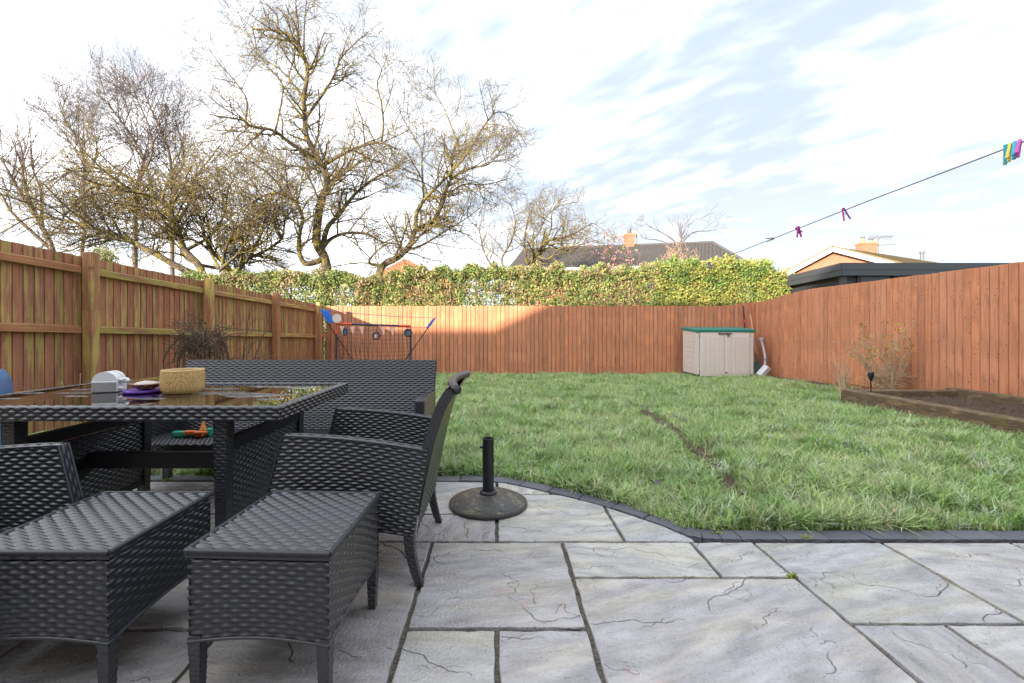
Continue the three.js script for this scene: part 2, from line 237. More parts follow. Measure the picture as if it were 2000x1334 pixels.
function boards(parent, at, n, pitch, top, bot, m, geos, turn, seed) {
  const r = rng(seed);
  for (let i = 0; i < n; i++) {
    const { X, Z } = at((i + 0.5) * pitch), t = top(X, Z) + (r() - 0.5) * 0.009, b = bot(X, Z) + (r() - 0.5) * 0.02;
    const o = mesh('board', geos[Math.floor(r() * 8)], m, parent); o.position.set(X, b, -Z); o.scale.y = t - b; o.rotation.set(0, turn, (r() - 0.5) * 0.006, 'YXZ'); o.scale.x = 0.97 + 0.06 * r();
  }
}
const railU = (g) => { const p = g.attributes.position, u = g.attributes.uv, n = g.attributes.normal; for (let i = 0; i < p.count; i++) u.setXY(i, (0.3 + Math.abs(p.getY(i)) * 0.9 + p.getX(i) * 0.4) % 1, (p.getZ(i) * 0.5 + p.getX(i) * 0.5)); return g; };
const BACK = 11.87, LEFT = -4.6, RIGHT = 6.88;
{
  const f = thing('board_fence', null, 'orange-brown feather-edge board fence across the far end of the lawn', 'fence');
  const rise = (X) => 1.665 + 0.10 * sst(5.9, 6.85, X);
  boards(f, (s) => ({ X: LEFT + 0.05 + s, Z: BACK }), 101, 0.1132, (X) => rise(X), (X, Z) => gy(X, Z) - 0.03, M.fenceRed, BG, 0, 41);
  for (const y of [0.15, 0.75, 1.4]) mesh('rail', box(11.4, 0.08, 0.05, 1.13, y, -BACK - 0.04), M.fenceRed, f);
  const g = thing('board_fence', null, 'tall orange-brown feather-edge board fence behind the raised bed', 'fence');
  const topR = (Z) => 1.935 - 0.175 * sst(9.6, 11.9, Z);
  boards(g, (s) => ({ X: RIGHT, Z: BACK - 0.02 - s }), 118, 0.1175, (X, Z) => topR(Z), (X, Z) => (Z > 6.5 ? -0.19 + (11.9 - Z) * 0.048 : 0.02), M.fenceRed, BG, -Math.PI / 2, 43);
  for (const y of [0.3, 0.95, 1.55]) mesh('rail', box(0.05, 0.08, 13.6, RIGHT + 0.045, y, -BACK + 6.85), M.fenceRed, g);
  mesh('gravel_board', box(0.03, 0.17, 13.6, RIGHT + 0.022, -0.1, -BACK + 6.85), M.fenceOld, g);
}
const postMat = new THREE.MeshStandardMaterial({ map: (() => { const t = wl.map.clone(); t.repeat.set(1, 1); return t; })(), bumpMap: wl.bump, bumpScale: 0.002, roughness: 0.85, color: col(1.12, 1.18, 1.0) });
{
  const f = thing('railed_fence', null, 'weathered brown board fence with green algae, rails and square posts facing the lawn', 'fence');
  const top = (Z) => 1.893 - (Z - 4.05) * 0.0285;
  boards(f, (s) => ({ X: LEFT - 0.03, Z: BACK - s }), 137, 0.1015, (X, Z) => top(Z), (X, Z) => top(Z) - 1.86, M.fenceOld, BGold, Math.PI / 2 , 47);
  const posts = [13.2, 11.2, 9.06, 6.95, 4.93, 2.85, 0.8, -1.3];
  posts.forEach((Z, i) => {
    if (Z < 12) { const g = new RoundedBoxGeometry(0.105, 1, 0.105, 1, 0.006), p = g.attributes.position, u = g.attributes.uv; for (let k = 0; k < p.count; k++) u.setXY(k, (i * 0.37 + 0.02 + (p.getX(k) + p.getZ(k)) * 0.45) , p.getY(k) * 0.9 + i * 0.21); const o = mesh('post', g, postMat, f); const h = 2.0; o.scale.y = h; o.position.set(LEFT + 0.1, top(Z) + 0.035 - h / 2, -Z); }
    if (i) for (const dy of [0.155, 0.812, 1.47]) {
      const Z1 = Math.min(BACK, posts[i - 1] - 0.055), Z0 = Z + 0.055, y0 = top(Z0) - dy, y1 = top(Z1) - dy;
      const g = new THREE.BoxGeometry(0.055, 0.085, Z1 - Z0, 1, 1, 4), p = g.attributes.position, u = g.attributes.uv;
      for (let k = 0; k < p.count; k++) { const t = p.getZ(k) / (Z1 - Z0) + 0.5; u.setXY(k, 0.14 + i * 0.125 + (p.getY(k) + p.getX(k)) * 0.6, p.getZ(k) * 0.45 + i * 0.3); if (p.getX(k) > 0 && p.getY(k) > 0) p.setY(k, p.getY(k) - 0.02); p.setY(k, p.getY(k) + mix(y1, y0, t) - (y0 + y1) / 2); }
      g.computeVertexNormals(); const o = mesh('rail', g, postMat, f); o.position.set(LEFT + 0.018, (y0 + y1) / 2, -(Z0 + Z1) / 2);
    }
  });
}
console.log('setting done');
// ================================================================ HOUSES BEHIND THE CAMERA (they keep the garden in shade)
const brickMat = (() => {
  const map = tex(512, 512, (u, v) => { const row = Math.floor(v * 14), x = u * 4.66 + (row % 2) * 0.5, fx = x - Math.floor(x), fy = v * 14 - row, j = fx < 0.045 || fy < 0.13; const t = 0.85 + 0.3 * Math.abs(Math.sin(row * 12.9 + Math.floor(x) * 78.2) * 43758.5 % 1); const g = 1 + 0.12 * n2(u * 90, v * 90); return j ? [0.28 * g, 0.22 * g, 0.17 * g] : [0.36 * t * g, 0.13 * t * g, 0.07 * t * g]; }, { srgb: true });
  return new THREE.MeshStandardMaterial({ map, roughness: 0.9 });
})();
const cream = mat(0.72, 0.68, 0.62, 0.9), white = mat(0.78, 0.78, 0.77, 0.5), slate = mat(0.07, 0.07, 0.075, 0.8), pane = mat(0.02, 0.024, 0.028, 0.05), doorGrey = mat(0.1, 0.11, 0.12, 0.5);
function rowHouse(name, X0, X1, eave, ridge, label) {
  const t = thing(name, V((X0 + X1) / 2, 0, -7.5), label, 'house'), w = X1 - X0;
  mesh('wall', box(w, eave, 8.6, 0, eave / 2, 0), cream, t);
  const s = new THREE.Shape([new THREE.Vector2(-4.65, eave - 0.05), new THREE.Vector2(4.65, eave - 0.05), new THREE.Vector2(0, ridge)]), g = new THREE.ExtrudeGeometry(s, { depth: w, bevelEnabled: false }); g.rotateY(Math.PI / 2); g.translate(-w / 2, 0, 0);
  const roof = mesh('roof', g, slate, t); mesh('ridge_tile', tube([new THREE.Vector3(-w / 2, ridge, 0), new THREE.Vector3(w / 2, ridge, 0)], [0.09, 0.09], 8, true), slate, roof);
  for (let x = -w / 2 + 1.8; x < w / 2 - 1; x += 3.2) for (const y of [1.35, 3.75]) { const f = mesh('window', box(1.5, 1.25, 0.08, x, y, -4.32), white, t); for (const s2 of [-0.36, 0.36]) mesh('pane', box(0.64, 1.1, 0.03, x + s2, y, -4.365), pane, f); }
  const d = mesh('door', box(0.95, 2.05, 0.08, w / 2 - 0.75, 1.03, -4.33), doorGrey, t); mesh('handle', box(0.03, 0.14, 0.04, w / 2 - 1.1, 1.05, -4.39), white, d);
}
rowHouse('rendered_house', -14.75, 7.5, 5.0, 8.45, 'long pale rendered house with a slate roof standing behind the patio');
rowHouse('rendered_house', -36, -14.8, 4.5, 7.58, 'lower pale rendered house next to the long house behind the patio');

// ================================================================ BEYOND THE FENCE
const tileRoof = (a, b, c, d, rows, cols, lift, sd, hue) => {                        // a-b eave, d-c ridge; one wavy-lipped course of tiles after another
  const gs = [], r = rng(sd), p = (u, v) => a.clone().lerp(b, u).lerp(d.clone().lerp(c, u), v), n = b.clone().sub(a).cross(d.clone().sub(a)).normalize().multiplyScalar(lift); if (n.y < 0) n.negate();
  for (let i = 0; i < rows; i++) for (let j = 0; j < cols; j++) { const o = (i % 2) * 0.5 / cols, u0 = Math.max(0, j / cols + o - 0.5 / cols), u1 = Math.min(1, (j + 0.9) / cols + o - 0.5 / cols); if (u1 <= u0) continue; const k = n.clone().multiplyScalar(1 + r() * 0.3); const q = [p(u0, i / rows).add(k), p(u1, i / rows).add(k), p(u1, (i + 1) / rows), p(u0, (i + 1) / rows)]; gs.push(quadGeo(q)); gs.push(quadGeo([p(u0, i / rows), p(u1, i / rows), q[1].clone(), q[0].clone()])); }
  return merge(gs);
};
const roofGrey = new THREE.MeshStandardMaterial({ color: col(0.075, 0.07, 0.07), roughness: 0.8, bumpMap: nmapNoise, bumpScale: 0.01 }), roofUnder = mat(0.06, 0.06, 0.065, 0.9), roofBrown = mat(0.17, 0.135, 0.075, 0.95), roofRed = mat(0.33, 0.12, 0.07, 0.9), potMat = mat(0.42, 0.19, 0.11, 0.85), lead = mat(0.12, 0.12, 0.13, 0.6), steel = mat(0.13, 0.14, 0.15, 0.5);
function boxUV(g, s = 1) { const p = g.attributes.position, n = g.attributes.normal, u = g.attributes.uv; for (let i = 0; i < p.count; i++) u.setXY(i, (Math.abs(n.getX(i)) > 0.6 ? p.getZ(i) : p.getX(i)) * s, (Math.abs(n.getY(i)) > 0.6 ? p.getZ(i) : p.getY(i)) * s); return g; }
{ // two-storey house with a long tiled roof
  const t = thing('tiled_roof_house', null, 'brick house with a long grey tiled roof and one chimney beyond the hedge', 'house');
  const e0 = V(2.27, 5.0, 29), e1 = V(15.1, 5.0, 26.8), r0 = V(4.3, 7.0, 33.5), r1 = V(15.9 - 1.0, 7.05, 30.9);
  e0.x -= 1.6; r0.x -= 2.4;
  const roof = mesh('roof', tileRoof(e0, e1, r1, r0, 17, 60, 0.05, 3), roofGrey, t);
  mesh('underlay', quadGeo([e0, e1, r1, r0].map((v) => v.clone().add(new THREE.Vector3(0, -0.06, 0)))), roofUnder, roof);
  const e2 = V(16.9, 5.0, 34.6); mesh('hip', tileRoof(e1, e2, r1.clone().add(new THREE.Vector3(0.01, 0, 0)), r1, 17, 24, 0.05, 4), roofGrey, roof);
  mesh('ridge_tile', tube([r0, r1], [0.11, 0.11], 7), roofGrey, roof); mesh('ridge_tile', tube([e1, r1], [0.1, 0.1], 7), roofGrey, roof);
  const wallPts = [e0.clone(), e1.clone()], w = new THREE.BufferGeometry();
  mesh('fascia', bar(e0.clone().add(new THREE.Vector3(0, -0.13, 0.03)), e1.clone().add(new THREE.Vector3(0, -0.13, 0.03)), 0.06, 0.2), white, t);
  mesh('wall', (() => { const d = e1.clone().sub(e0), L = d.length(), g = new THREE.BoxGeometry(L - 0.8, 5.2, 7.2); boxUV(g, 1); g.rotateY(Math.atan2(-d.z, d.x)); const m = e0.clone().add(e1).multiplyScalar(0.5); g.translate(m.x + 0.7, 2.25, m.z - 4.0); return g; })(), brickMat, t);
  const cp = r0.clone().lerp(r1, (P(1232, 480, 31.6).x - r0.x) / (r1.x - r0.x)); cp.y = 7.0;
  const ch = mesh('chimney', boxUV(box(0.62, 1.3, 0.62, cp.x, cp.y + 0.1, cp.z)), brickMat, t);
  mesh('cap', [box(0.76, 0.1, 0.76, cp.x, cp.y + 0.78, cp.z), box(0.68, 0.08, 0.68, cp.x, cp.y + 0.66, cp.z)], potMat, ch);
  const lat = new THREE.LatheGeometry([[0.0, 0], [0.17, 0], [0.15, 0.32], [0.19, 0.36], [0.13, 0.42], [0, 0.44]].map(([x, y]) => new THREE.Vector2(x, y)), 12); lat.translate(cp.x, cp.y + 0.83, cp.z); mesh('pot', lat, lead, ch);
  const ap = cp.clone().add(new THREE.Vector3(0.5, -0.2, 0.1));
  mesh('aerial', [tube([ap, ap.clone().add(new THREE.Vector3(0, 2.2, 0))], [0.045, 0.04], 5), bar(ap.clone().add(new THREE.Vector3(-0.05, 2.15, 0)), ap.clone().add(new THREE.Vector3(0.5, 2.0, 0.1)), 0.045, 0.045), ...[0.1, 0.22, 0.34, 0.46].map((x) => bar(ap.clone().add(new THREE.Vector3(x, 1.95, -0.05)), ap.clone().add(new THREE.Vector3(x, 2.3, 0.1)), 0.03, 0.03))], steel, t);
}
{ // brick gable house on the right
  const t = thing('gable_house', null, 'brick gable house with white bargeboards and a twin chimney beyond the dark outbuilding', 'house');
  const A = V(22.6, 6.58, 30), along = new THREE.Vector3(0.89, 0, -0.457), side = new THREE.Vector3(0.457, 0, 0.89);
  const fr = A.clone().addScaledVector(side, 4.4).add(new THREE.Vector3(0, -1.95, 0)), bk = A.clone().addScaledVector(side, -4.4).add(new THREE.Vector3(0, -1.95, 0));
  const L = 18, far = (p) => p.clone().addScaledVector(along, L);
  const roof = mesh('roof', tileRoof(fr, far(fr), far(A), A, 16, 50, 0.05, 8), roofBrown, t);
  mesh('underlay', [quadGeo([fr, far(fr), far(A), A].map((v) => v.clone().add(new THREE.Vector3(0, -0.06, 0)))), quadGeo([bk, A, far(A), far(bk)].map((v) => v.clone().add(new THREE.Vector3(0, 0.01, 0))))], roofBrown, roof);
  const inA = A.clone().addScaledVector(along, 0.35);
  const g = new THREE.BufferGeometry(), c = [inA, fr.clone().addScaledVector(along, 0.35).addScaledVector(side, -0.3), bk.clone().addScaledVector(along, 0.35).addScaledVector(side, 0.3)];
  const gd = [c[1].clone().setY(-0.4), c[2].clone().setY(-0.4)]; const q = [c[0].clone().add(new THREE.Vector3(0, -0.08, 0)), c[1], gd[0], gd[1], c[2]];
  g.setAttribute('position', new THREE.Float32BufferAttribute(q.flatMap((p) => p.toArray()), 3)); g.setAttribute('uv', new THREE.Float32BufferAttribute(q.flatMap((p) => [p.clone().sub(A).dot(side), p.y]), 2)); g.setIndex([0, 4, 1, 1, 4, 3, 1, 3, 2]); g.computeVertexNormals();
  mesh('wall', [g, (() => { const b = quadGeo([gd[0], gd[0].clone().addScaledVector(along, 17.4), c[1].clone().addScaledVector(along, 17.4), c[1]], [[0, 0], [17.4, 0], [17.4, 5], [0, 5]]); return b; })()], brickMat, t);
  for (const [p] of [[fr], [bk]]) { const d0 = A.clone().addScaledVector(along, -0.02).add(new THREE.Vector3(0, -0.16, 0)), d1 = p.clone().addScaledVector(along, -0.02).add(new THREE.Vector3(0, -0.16, 0)); mesh('bargeboard', bar(d0, d1, 0.05, 0.3).clone(), white, t); mesh('verge', bar(d0.clone().add(new THREE.Vector3(0, 0.2, 0)), d1.clone().add(new THREE.Vector3(0, 0.2, 0)), 0.16, 0.08), roofBrown, t); }
  const cp = P(1692, 480, 33); cp.y = A.y - 0.1; const ch = mesh('chimney', boxUV(box(1.15, 0.8, 0.6, cp.x, cp.y + 0.45, cp.z)), brickMat, t); mesh('cap', box(1.25, 0.1, 0.7, cp.x, cp.y + 0.86, cp.z), potMat, ch);
  for (const [dx, h] of [[-0.25, 0.36], [0.35, 0.2]]) { mesh('pot', new THREE.CylinderGeometry(0.13, 0.16, h, 10).translate(cp.x + dx, cp.y + 0.9 + h / 2, cp.z), potMat, ch); mesh('cowl', [new THREE.CylinderGeometry(0.16, 0.16, 0.03, 10).translate(cp.x + dx, cp.y + 1.0 + h, cp.z), new THREE.CylinderGeometry(0.1, 0.1, 0.1, 10).translate(cp.x + dx, cp.y + 0.94 + h, cp.z)], lead, ch); }
  const a0 = cp.clone().add(new THREE.Vector3(0.85, 0, 0));
  mesh('aerial', [tube([a0, a0.clone().add(new THREE.Vector3(0, 1.55, 0))], [0.05, 0.05], 5), bar(a0.clone().add(new THREE.Vector3(-0.7, 1.3, 0)), a0.clone().add(new THREE.Vector3(1.1, 1.42, 0)), 0.05, 0.05), bar(a0.clone().add(new THREE.Vector3(-0.1, 0.75, 0)), a0.clone().add(new THREE.Vector3(1.35, 0.85, 0)), 0.05, 0.05), ...[-0.6, -0.4, -0.2, 0.2, 0.4, 0.6, 0.8, 1.0].map((x) => bar(a0.clone().add(new THREE.Vector3(x, 1.2, -0.15)), a0.clone().add(new THREE.Vector3(x, 1.5, 0.15)), 0.03, 0.03))], steel, t);
  const fp = P(1801, 511, 35); mesh('flue', [new THREE.CylinderGeometry(0.12, 0.14, 0.7, 10).translate(fp.x, fp.y + 0.3, fp.z), new THREE.CylinderGeometry(0.17, 0.17, 0.16, 10).translate(fp.x, fp.y + 0.72, fp.z)], lead, t);
}
{ // small red-roofed house seen through the trees
  const a = P(806, 516, 42), t = thing('red_roof_house', V(a.x, -0.3, 42), 'small brick house with a red tiled roof seen through the bare trees', 'house');
  const H = a.y + 0.3, w = boxUV(box(9, H - 2.4, 6, 0, (H - 2.4) / 2, 0)); mesh('wall', w, brickMat, t);
  const s = new THREE.Shape([new THREE.Vector2(-5, H - 2.5), new THREE.Vector2(5, H - 2.5), new THREE.Vector2(0, H)]), g = new THREE.ExtrudeGeometry(s, { depth: 6.6, bevelEnabled: false }); g.translate(0, 0, -3.3); mesh('roof', g, roofRed, t);
}
{ // dark outbuilding behind the right fence
  const t = thing('dark_outbuilding', null, 'dark grey flat-roofed timber outbuilding with a deep fascia behind the tall orange fence', 'outbuilding');
  const dark = mat(0.055, 0.06, 0.072, 0.5), darker = mat(0.02, 0.021, 0.025, 0.6), boardM = mat(0.032, 0.035, 0.042, 0.6);
  const c0 = V(7.57, 2.5, 9.8), c1 = V(8.4, 2.5, 14.6), c2 = V(14, 2.5, 9.85), dn = (p, y) => p.clone().setY(y);
  const fasc = (p, q, o) => [quadGeo([dn(p, 2.36).add(o), dn(q, 2.36).add(o), dn(q, 2.5).add(o), dn(p, 2.5).add(o)]), quadGeo([dn(p, 2.23), dn(q, 2.23), dn(q, 2.37), dn(p, 2.37)])];
  const top = quadGeo([c0, c2, V(14, 2.52, 14.6), c1]);
  mesh('roof', [top], dark, t);
  for (const [p, q] of [[c0, c2], [c1, c0]]) { mesh('fascia', [bar(dn(p, 2.435), dn(q, 2.435), 0.05, 0.15), bar(dn(p, 2.30), dn(q, 2.30), 0.03, 0.14)].map((g, i) => { g.translate(0, i ? 0 : 0.0, 0); return g; }), dark, t); }
  const i0 = V(7.72, 0, 9.95), i1 = V(8.5, 0, 14.5), i2 = V(14, 0, 10.0);
  for (let k = 0; k < 17; k++) for (const [p, q] of [[i0, i2], [i1, i0]]) mesh('cladding_board', bar(dn(p, 0.07 + k * 0.135), dn(q, 0.07 + k * 0.135), 0.03 + (k % 2) * 0.012, 0.128), boardM, t);
  mesh('corner_post', box(0.1, 2.3, 0.1, i0.x - 0.02, 1.12, i0.z + 0.02), dark, t);
  for (const [x0, x1] of [[8.0, 8.7], [8.8, 9.5], [9.6, 10.6]]) { const f = mesh('window', box(x1 - x0, 0.6, 0.05, (x0 + x1) / 2, 1.95, -9.92), dark, t); mesh('pane', box(x1 - x0 - 0.09, 0.5, 0.02, (x0 + x1) / 2, 1.95, -9.885), pane, f); }
}

// ---- trees
const barkMap = tex(256, 512, (u, v) => { const a = fbm(u * 6, v * 5, 4), b = n2(u * 30, v * 12), m = sst(-0.15, 0.35, fbm(u * 3 + 50, v * 3, 3)); const k = 0.85 + 0.3 * a + 0.2 * b; return [mix(0.13, 0.27, m) * k, mix(0.098, 0.225, m) * k, mix(0.08, 0.035, m) * k]; }, { srgb: true });
const bark = new THREE.MeshStandardMaterial({ map: barkMap, roughness: 0.9, bumpMap: nmapNoise, bumpScale: 0.02 }), twig = mat(0.105, 0.07, 0.062, 0.85), twigMoss = mat(0.20, 0.155, 0.045, 0.9), twigBirch = mat(0.10, 0.072, 0.068, 0.85), birchBark = mat(0.17, 0.13, 0.10, 0.85);
function grow(seed, limbs, o) {                                                     // limbs: {p: [Vector3...], r0, r1}; returns {thick, fine}
  const r = rng(seed), thick = [], fineA = [], fineB = [], dir = new THREE.Vector3(), up = new THREE.Vector3(0, 1, 0);
  const side = (pts, k, len, rad, lvl) => {
    const a = pts[Math.max(0, k - 1)], b = pts[Math.min(pts.length - 1, k + 1)]; dir.copy(b).sub(a).normalize();
    const rnd = new THREE.Vector3(r() - 0.5, (r() - 0.5) * (o.flat ?? 1), (r() - 0.5)); rnd.addScaledVector(dir, -rnd.dot(dir)).normalize();
    const d = dir.clone().multiplyScalar(o.forward ?? 0.65).addScaledVector(rnd, 0.95).addScaledVector(up, (o.up ?? 0.15)).normalize();
    const n = lvl >= 3 ? 3 : lvl === 2 ? 5 : 7, q = [pts[k].clone()], bend = new THREE.Vector3(r() - 0.5, r() - 0.5 + (o.lift ?? 0.2), r() - 0.5).multiplyScalar(o.curl ?? 0.5);
    for (let i = 1; i <= n; i++) { d.addScaledVector(bend, 1 / n).add(new THREE.Vector3(r() - 0.5, r() - 0.5, r() - 0.5).multiplyScalar(o.kink ?? 0.35)).normalize(); q.push(q[i - 1].clone().addScaledVector(d, len / n)); }
    limb(q, rad, Math.max(o.tip ?? 0.004, rad * 0.4), lvl, len);
  };
  const limb = (pts, r0, r1, lvl, len) => {
    const rad = pts.map((_, i) => mix(r0, r1, Math.pow(i / (pts.length - 1), 0.8)));
    (lvl <= 1 ? thick : lvl === 2 || r() < (o.mossy ?? 0.3) ? (lvl === 2 && r0 > 0.018 ? thick : fineB) : fineA).push(tube(pts, rad, lvl === 0 ? 9 : lvl === 1 ? 6 : lvl === 2 ? 4 : 3));
    if (lvl >= (o.levels ?? 4)) return;
    const want = len * o.dens[lvl], start = lvl === 0 ? (o.bare ?? 0.25) : 0.12; let n = Math.floor(want + r());
    for (let i = 0; i < n; i++) { const t = start + (1 - start) * (i + r()) / n, k = Math.min(pts.length - 1, Math.max(1, Math.round(t * (pts.length - 1)))); const L = o.len[lvl] * (0.45 + 0.8 * r()) * (lvl === 0 ? mix(1.15, 0.58, t) * (r0 < 0.045 ? 0.8 : 1) : mix(1.1, 0.55, t)); side(pts, k, L, Math.min(rad[k] * 0.6, o.rad[lvl] * (0.7 + 0.6 * r())), lvl + 1); }
  };
  for (const l of limbs) { const q = smooth(l.p, Math.max(8, l.p.length * 4)); let L = 0; for (let i = 1; i < q.length; i++) L += q[i].distanceTo(q[i - 1]); limb(q, l.r0, l.r1, l.lvl ?? 0, L); }
  return { thick, fineA, fineB };
}
function tree(name, label, group, seed, limbs, o, mt = bark, mf = twig, mm = twigMoss) {
  const g = grow(seed, limbs, o), t = thing(name, null, label, 'tree', group);
  mesh('trunk', g.thick, mt, t);
  const c = mesh('crown', g.fineA.length ? g.fineA : g.fineB, mf, t); if (g.fineA.length && g.fineB.length) mesh('branch', g.fineB, mm, c);
  return t;
}
function limbsFrom(list, Z0, s, ox, oy, seed) {                                      // outlines traced on crops at scale s from (ox, oy), each limb wandering in depth
  const r = rng(seed);
  return list.map(([r0, r1, dz, ...pts]) => ({ r0, r1, p: pts.map(([x, y], i) => P(ox + x / s, oy + y / s, Z0 + (i ? dz * i / (pts.length - 1) : 0) + (i ? (r() - 0.5) * 0.25 : 0))) }));
}
const down = (l, k = 0) => { const b = l[k].p[0].clone(); b.y = -0.36; b.x += 0.1; l[k].p.unshift(b); return l; };
const appleO = { dens: [4.4, 6.2, 7.5, 5], len: [1.85, 0.92, 0.45, 0.16], rad: [0.038, 0.017, 0.010, 0.007], tip: 0.0052, kink: 0.45, mossy: 0.3, levels: 3, up: 0.12, lift: 0.25 };
tree('apple_tree', 'tallest bare gnarled fruit tree with several mossy limbs behind the hedge', 'bare fruit trees', 101, down(limbsFrom([
  [0.17, 0.03, -0.6, [740, 1320], [720, 1230], [690, 1180], [695, 1050], [715, 950], [740, 900], [735, 850], [715, 800], [680, 740], [640, 660], [630, 560], [625, 480], [640, 380], [640, 310], [610, 240], [570, 180], [500, 150], [380, 140]],
  [0.10, 0.025, 1.6, [715, 1210], [740, 1100], [800, 1030], [880, 930], [1000, 840], [1090, 800]],
  [0.10, 0.02, -1.4, [720, 1250], [640, 1272], [610, 1240], [605, 1130], [620, 1050], [570, 960], [500, 930], [400, 960], [330, 1020]],
  [0.075, 0.02, 1.2, [715, 1200], [760, 1150], [830, 1125], [930, 1130], [1000, 1165], [1100, 1180]],
  [0.07, 0.018, -1.8, [700, 770], [560, 690], [480, 630], [360, 605], [330, 580], [200, 560]],
  [0.055, 0.012, 1.0, [630, 575], [700, 480], [770, 370], [800, 290], [860, 220], [940, 150]],
  [0.065, 0.02, -1.2, [730, 790], [820, 740], [920, 700], [1000, 690], [1080, 720]],
  [0.04, 0.01, -1.0, [1000, 690], [1010, 600], [1000, 500], [980, 400], [1000, 330], [940, 260]],
  [0.035, 0.008, -0.8, [345, 590], [350, 480], [300, 400], [230, 320], [150, 210]],
  [0.035, 0.008, 0.8, [490, 625], [520, 480], [520, 400], [420, 280], [350, 150], [300, 40]],
  [0.03, 0.008, 0.3, [625, 250], [630, 100], [640, 0], [650, -60]], [0.025, 0.008, -0.5, [500, 150], [490, 60], [410, 5]],
  [0.04, 0.012, 1.8, [735, 860], [690, 820], [560, 800], [420, 780], [280, 720]], [0.04, 0.01, -1.7, [740, 900], [820, 840], [870, 760], [900, 640]],
], 14.5, 2.47, 340, 0, 1)), appleO);
tree('apple_tree', 'bare fruit tree whose mossy trunk leans away from the tallest fruit tree', 'bare fruit trees', 102, down(limbsFrom([
  [0.15, 0.03, 0.5, [990, 1320], [1010, 1280], [1080, 1240], [1140, 1180], [1165, 1110], [1230, 1080], [1270, 1040], [1300, 950], [1340, 840], [1340, 760], [1370, 660]],
  [0.08, 0.012, -1.5, [1165, 1110], [1170, 1030], [1210, 960], [1290, 880], [1400, 760], [1500, 600], [1560, 540], [1640, 560]],
  [0.035, 0.008, 0.6, [1370, 690], [1330, 590], [1290, 500], [1230, 420], [1180, 395]],
  [0.04, 0.01, 1.4, [1205, 965], [1195, 800], [1190, 720], [1120, 600], [1080, 520]],
  [0.06, 0.015, -1.2, [1010, 1285], [945, 1270], [960, 1230], [1020, 1180], [1060, 1165]],
  [0.045, 0.012, 1.5, [1120, 1210], [1200, 1180], [1300, 1120], [1400, 1060], [1480, 1000]],
  [0.045, 0.012, -1.0, [1330, 860], [1440, 810], [1520, 790], [1600, 700]], [0.04, 0.012, 1.0, [1290, 960], [1400, 890], [1500, 890], [1620, 860]],
], 15.2, 2.47, 340, 0, 2)), appleO);
tree('apple_tree', 'low spreading bare tree in front of the long grey roof', 'bare fruit trees', 103, down(limbsFrom([
  [0.10, 0.02, 0.4, [50, 500], [100, 420], [220, 390], [250, 320], [300, 240], [380, 180], [470, 170], [560, 130], [680, 60]],
  [0.05, 0.012, -0.8, [200, 395], [180, 300], [170, 200], [190, 60], [230, -60]], [0.05, 0.012, 0.9, [60, 470], [0, 340], [70, 200], [100, 40], [60, -100]],
  [0.045, 0.012, -0.9, [260, 310], [350, 330], [440, 250], [560, 230], [700, 190]], [0.04, 0.012, 0.6, [60, 470], [-60, 400], [-140, 260], [-170, 120], [-260, 20]], [0.04, 0.01, -0.5, [300, 250], [370, 100], [380, -30], [450, -130]],
  [0.03, 0.01, 0.9, [180, 240], [280, 130], [330, 20], [420, -60], [560, -100]],
], 15.0, 3.846, 980, 420, 3)), { ...appleO, dens: [4.4, 6.2, 7, 5], len: [1.3, 0.7, 0.36, 0.12] });
tree('apple_tree', 'bare tree with long arching mossy limbs above the mossy railed fence', 'bare fruit trees', 104, down(limbsFrom([
  [0.13, 0.02, -0.8, [1200, 1310], [1090, 1170], [1040, 1020], [960, 900], [830, 840], [700, 800], [560, 800], [470, 870], [380, 980]],
  [0.12, 0.015, -1.2, [1180, 1330], [1080, 1290], [900, 1190], [700, 1090], [560, 1050], [380, 1000], [200, 980], [0, 1080]],
  [0.05, 0.012, 0.6, [960, 880], [800, 760], [600, 700], [480, 690], [350, 760], [260, 850]],
  [0.06, 0.012, 1.5, [1100, 1180], [1250, 1090], [1330, 960], [1350, 820], [1420, 700]], [0.06, 0.015, 0.8, [1300, 1300], [1420, 1200], [1560, 1130], [1640, 1020]],
  [0.05, 0.012, 1.0, [1040, 1030], [1120, 900], [1150, 760], [1240, 640], [1300, 560]], [0.04, 0.012, -0.7, [720, 1095], [640, 960], [500, 900], [330, 930]], [0.05, 0.012, 1.3, [1300, 1290], [1230, 1150], [1210, 1000], [1300, 850]],
  [0.04, 0.01, 0.5, [1000, 960], [900, 960], [780, 1000], [650, 980]],
], 13.6, 3.033, 0, 100, 4)), { ...appleO, dens: [5, 6, 7, 5] });
tree('apple_tree', 'low tangle of bare mossy stems above the far end of the mossy railed fence', 'bare fruit trees', 105, down(limbsFrom([
  [0.08, 0.015, 0.4, [310, 1320], [350, 1255], [440, 1210], [520, 1150], [540, 1050], [600, 1000]], [0.07, 0.012, -0.8, [300, 1310], [240, 1290], [250, 1200], [300, 1100], [380, 1020], [400, 900]], [0.06, 0.012, 0.7, [290, 1315], [210, 1240], [150, 1150], [120, 1040], [40, 960]],
  [0.06, 0.012, -0.6, [300, 1310], [60, 1250], [20, 1150], [-60, 1060], [-140, 1040]], [0.05, 0.01, 0.9, [350, 1260], [420, 1130], [440, 1000], [380, 880], [330, 800]], [0.05, 0.01, -1, [320, 1290], [330, 1150], [220, 1000], [140, 920], [60, 800]], [0.05, 0.01, 0.8, [250, 1280], [100, 1160], [-60, 1150], [-200, 1100], [-330, 1120]], [0.045, 0.01, -0.5, [520, 1150], [480, 1080], [500, 960], [560, 860]],
], 14.0, 2.47, 340, 0, 5)), { ...appleO, dens: [5.5, 6, 7, 5], mossy: 0.5 });
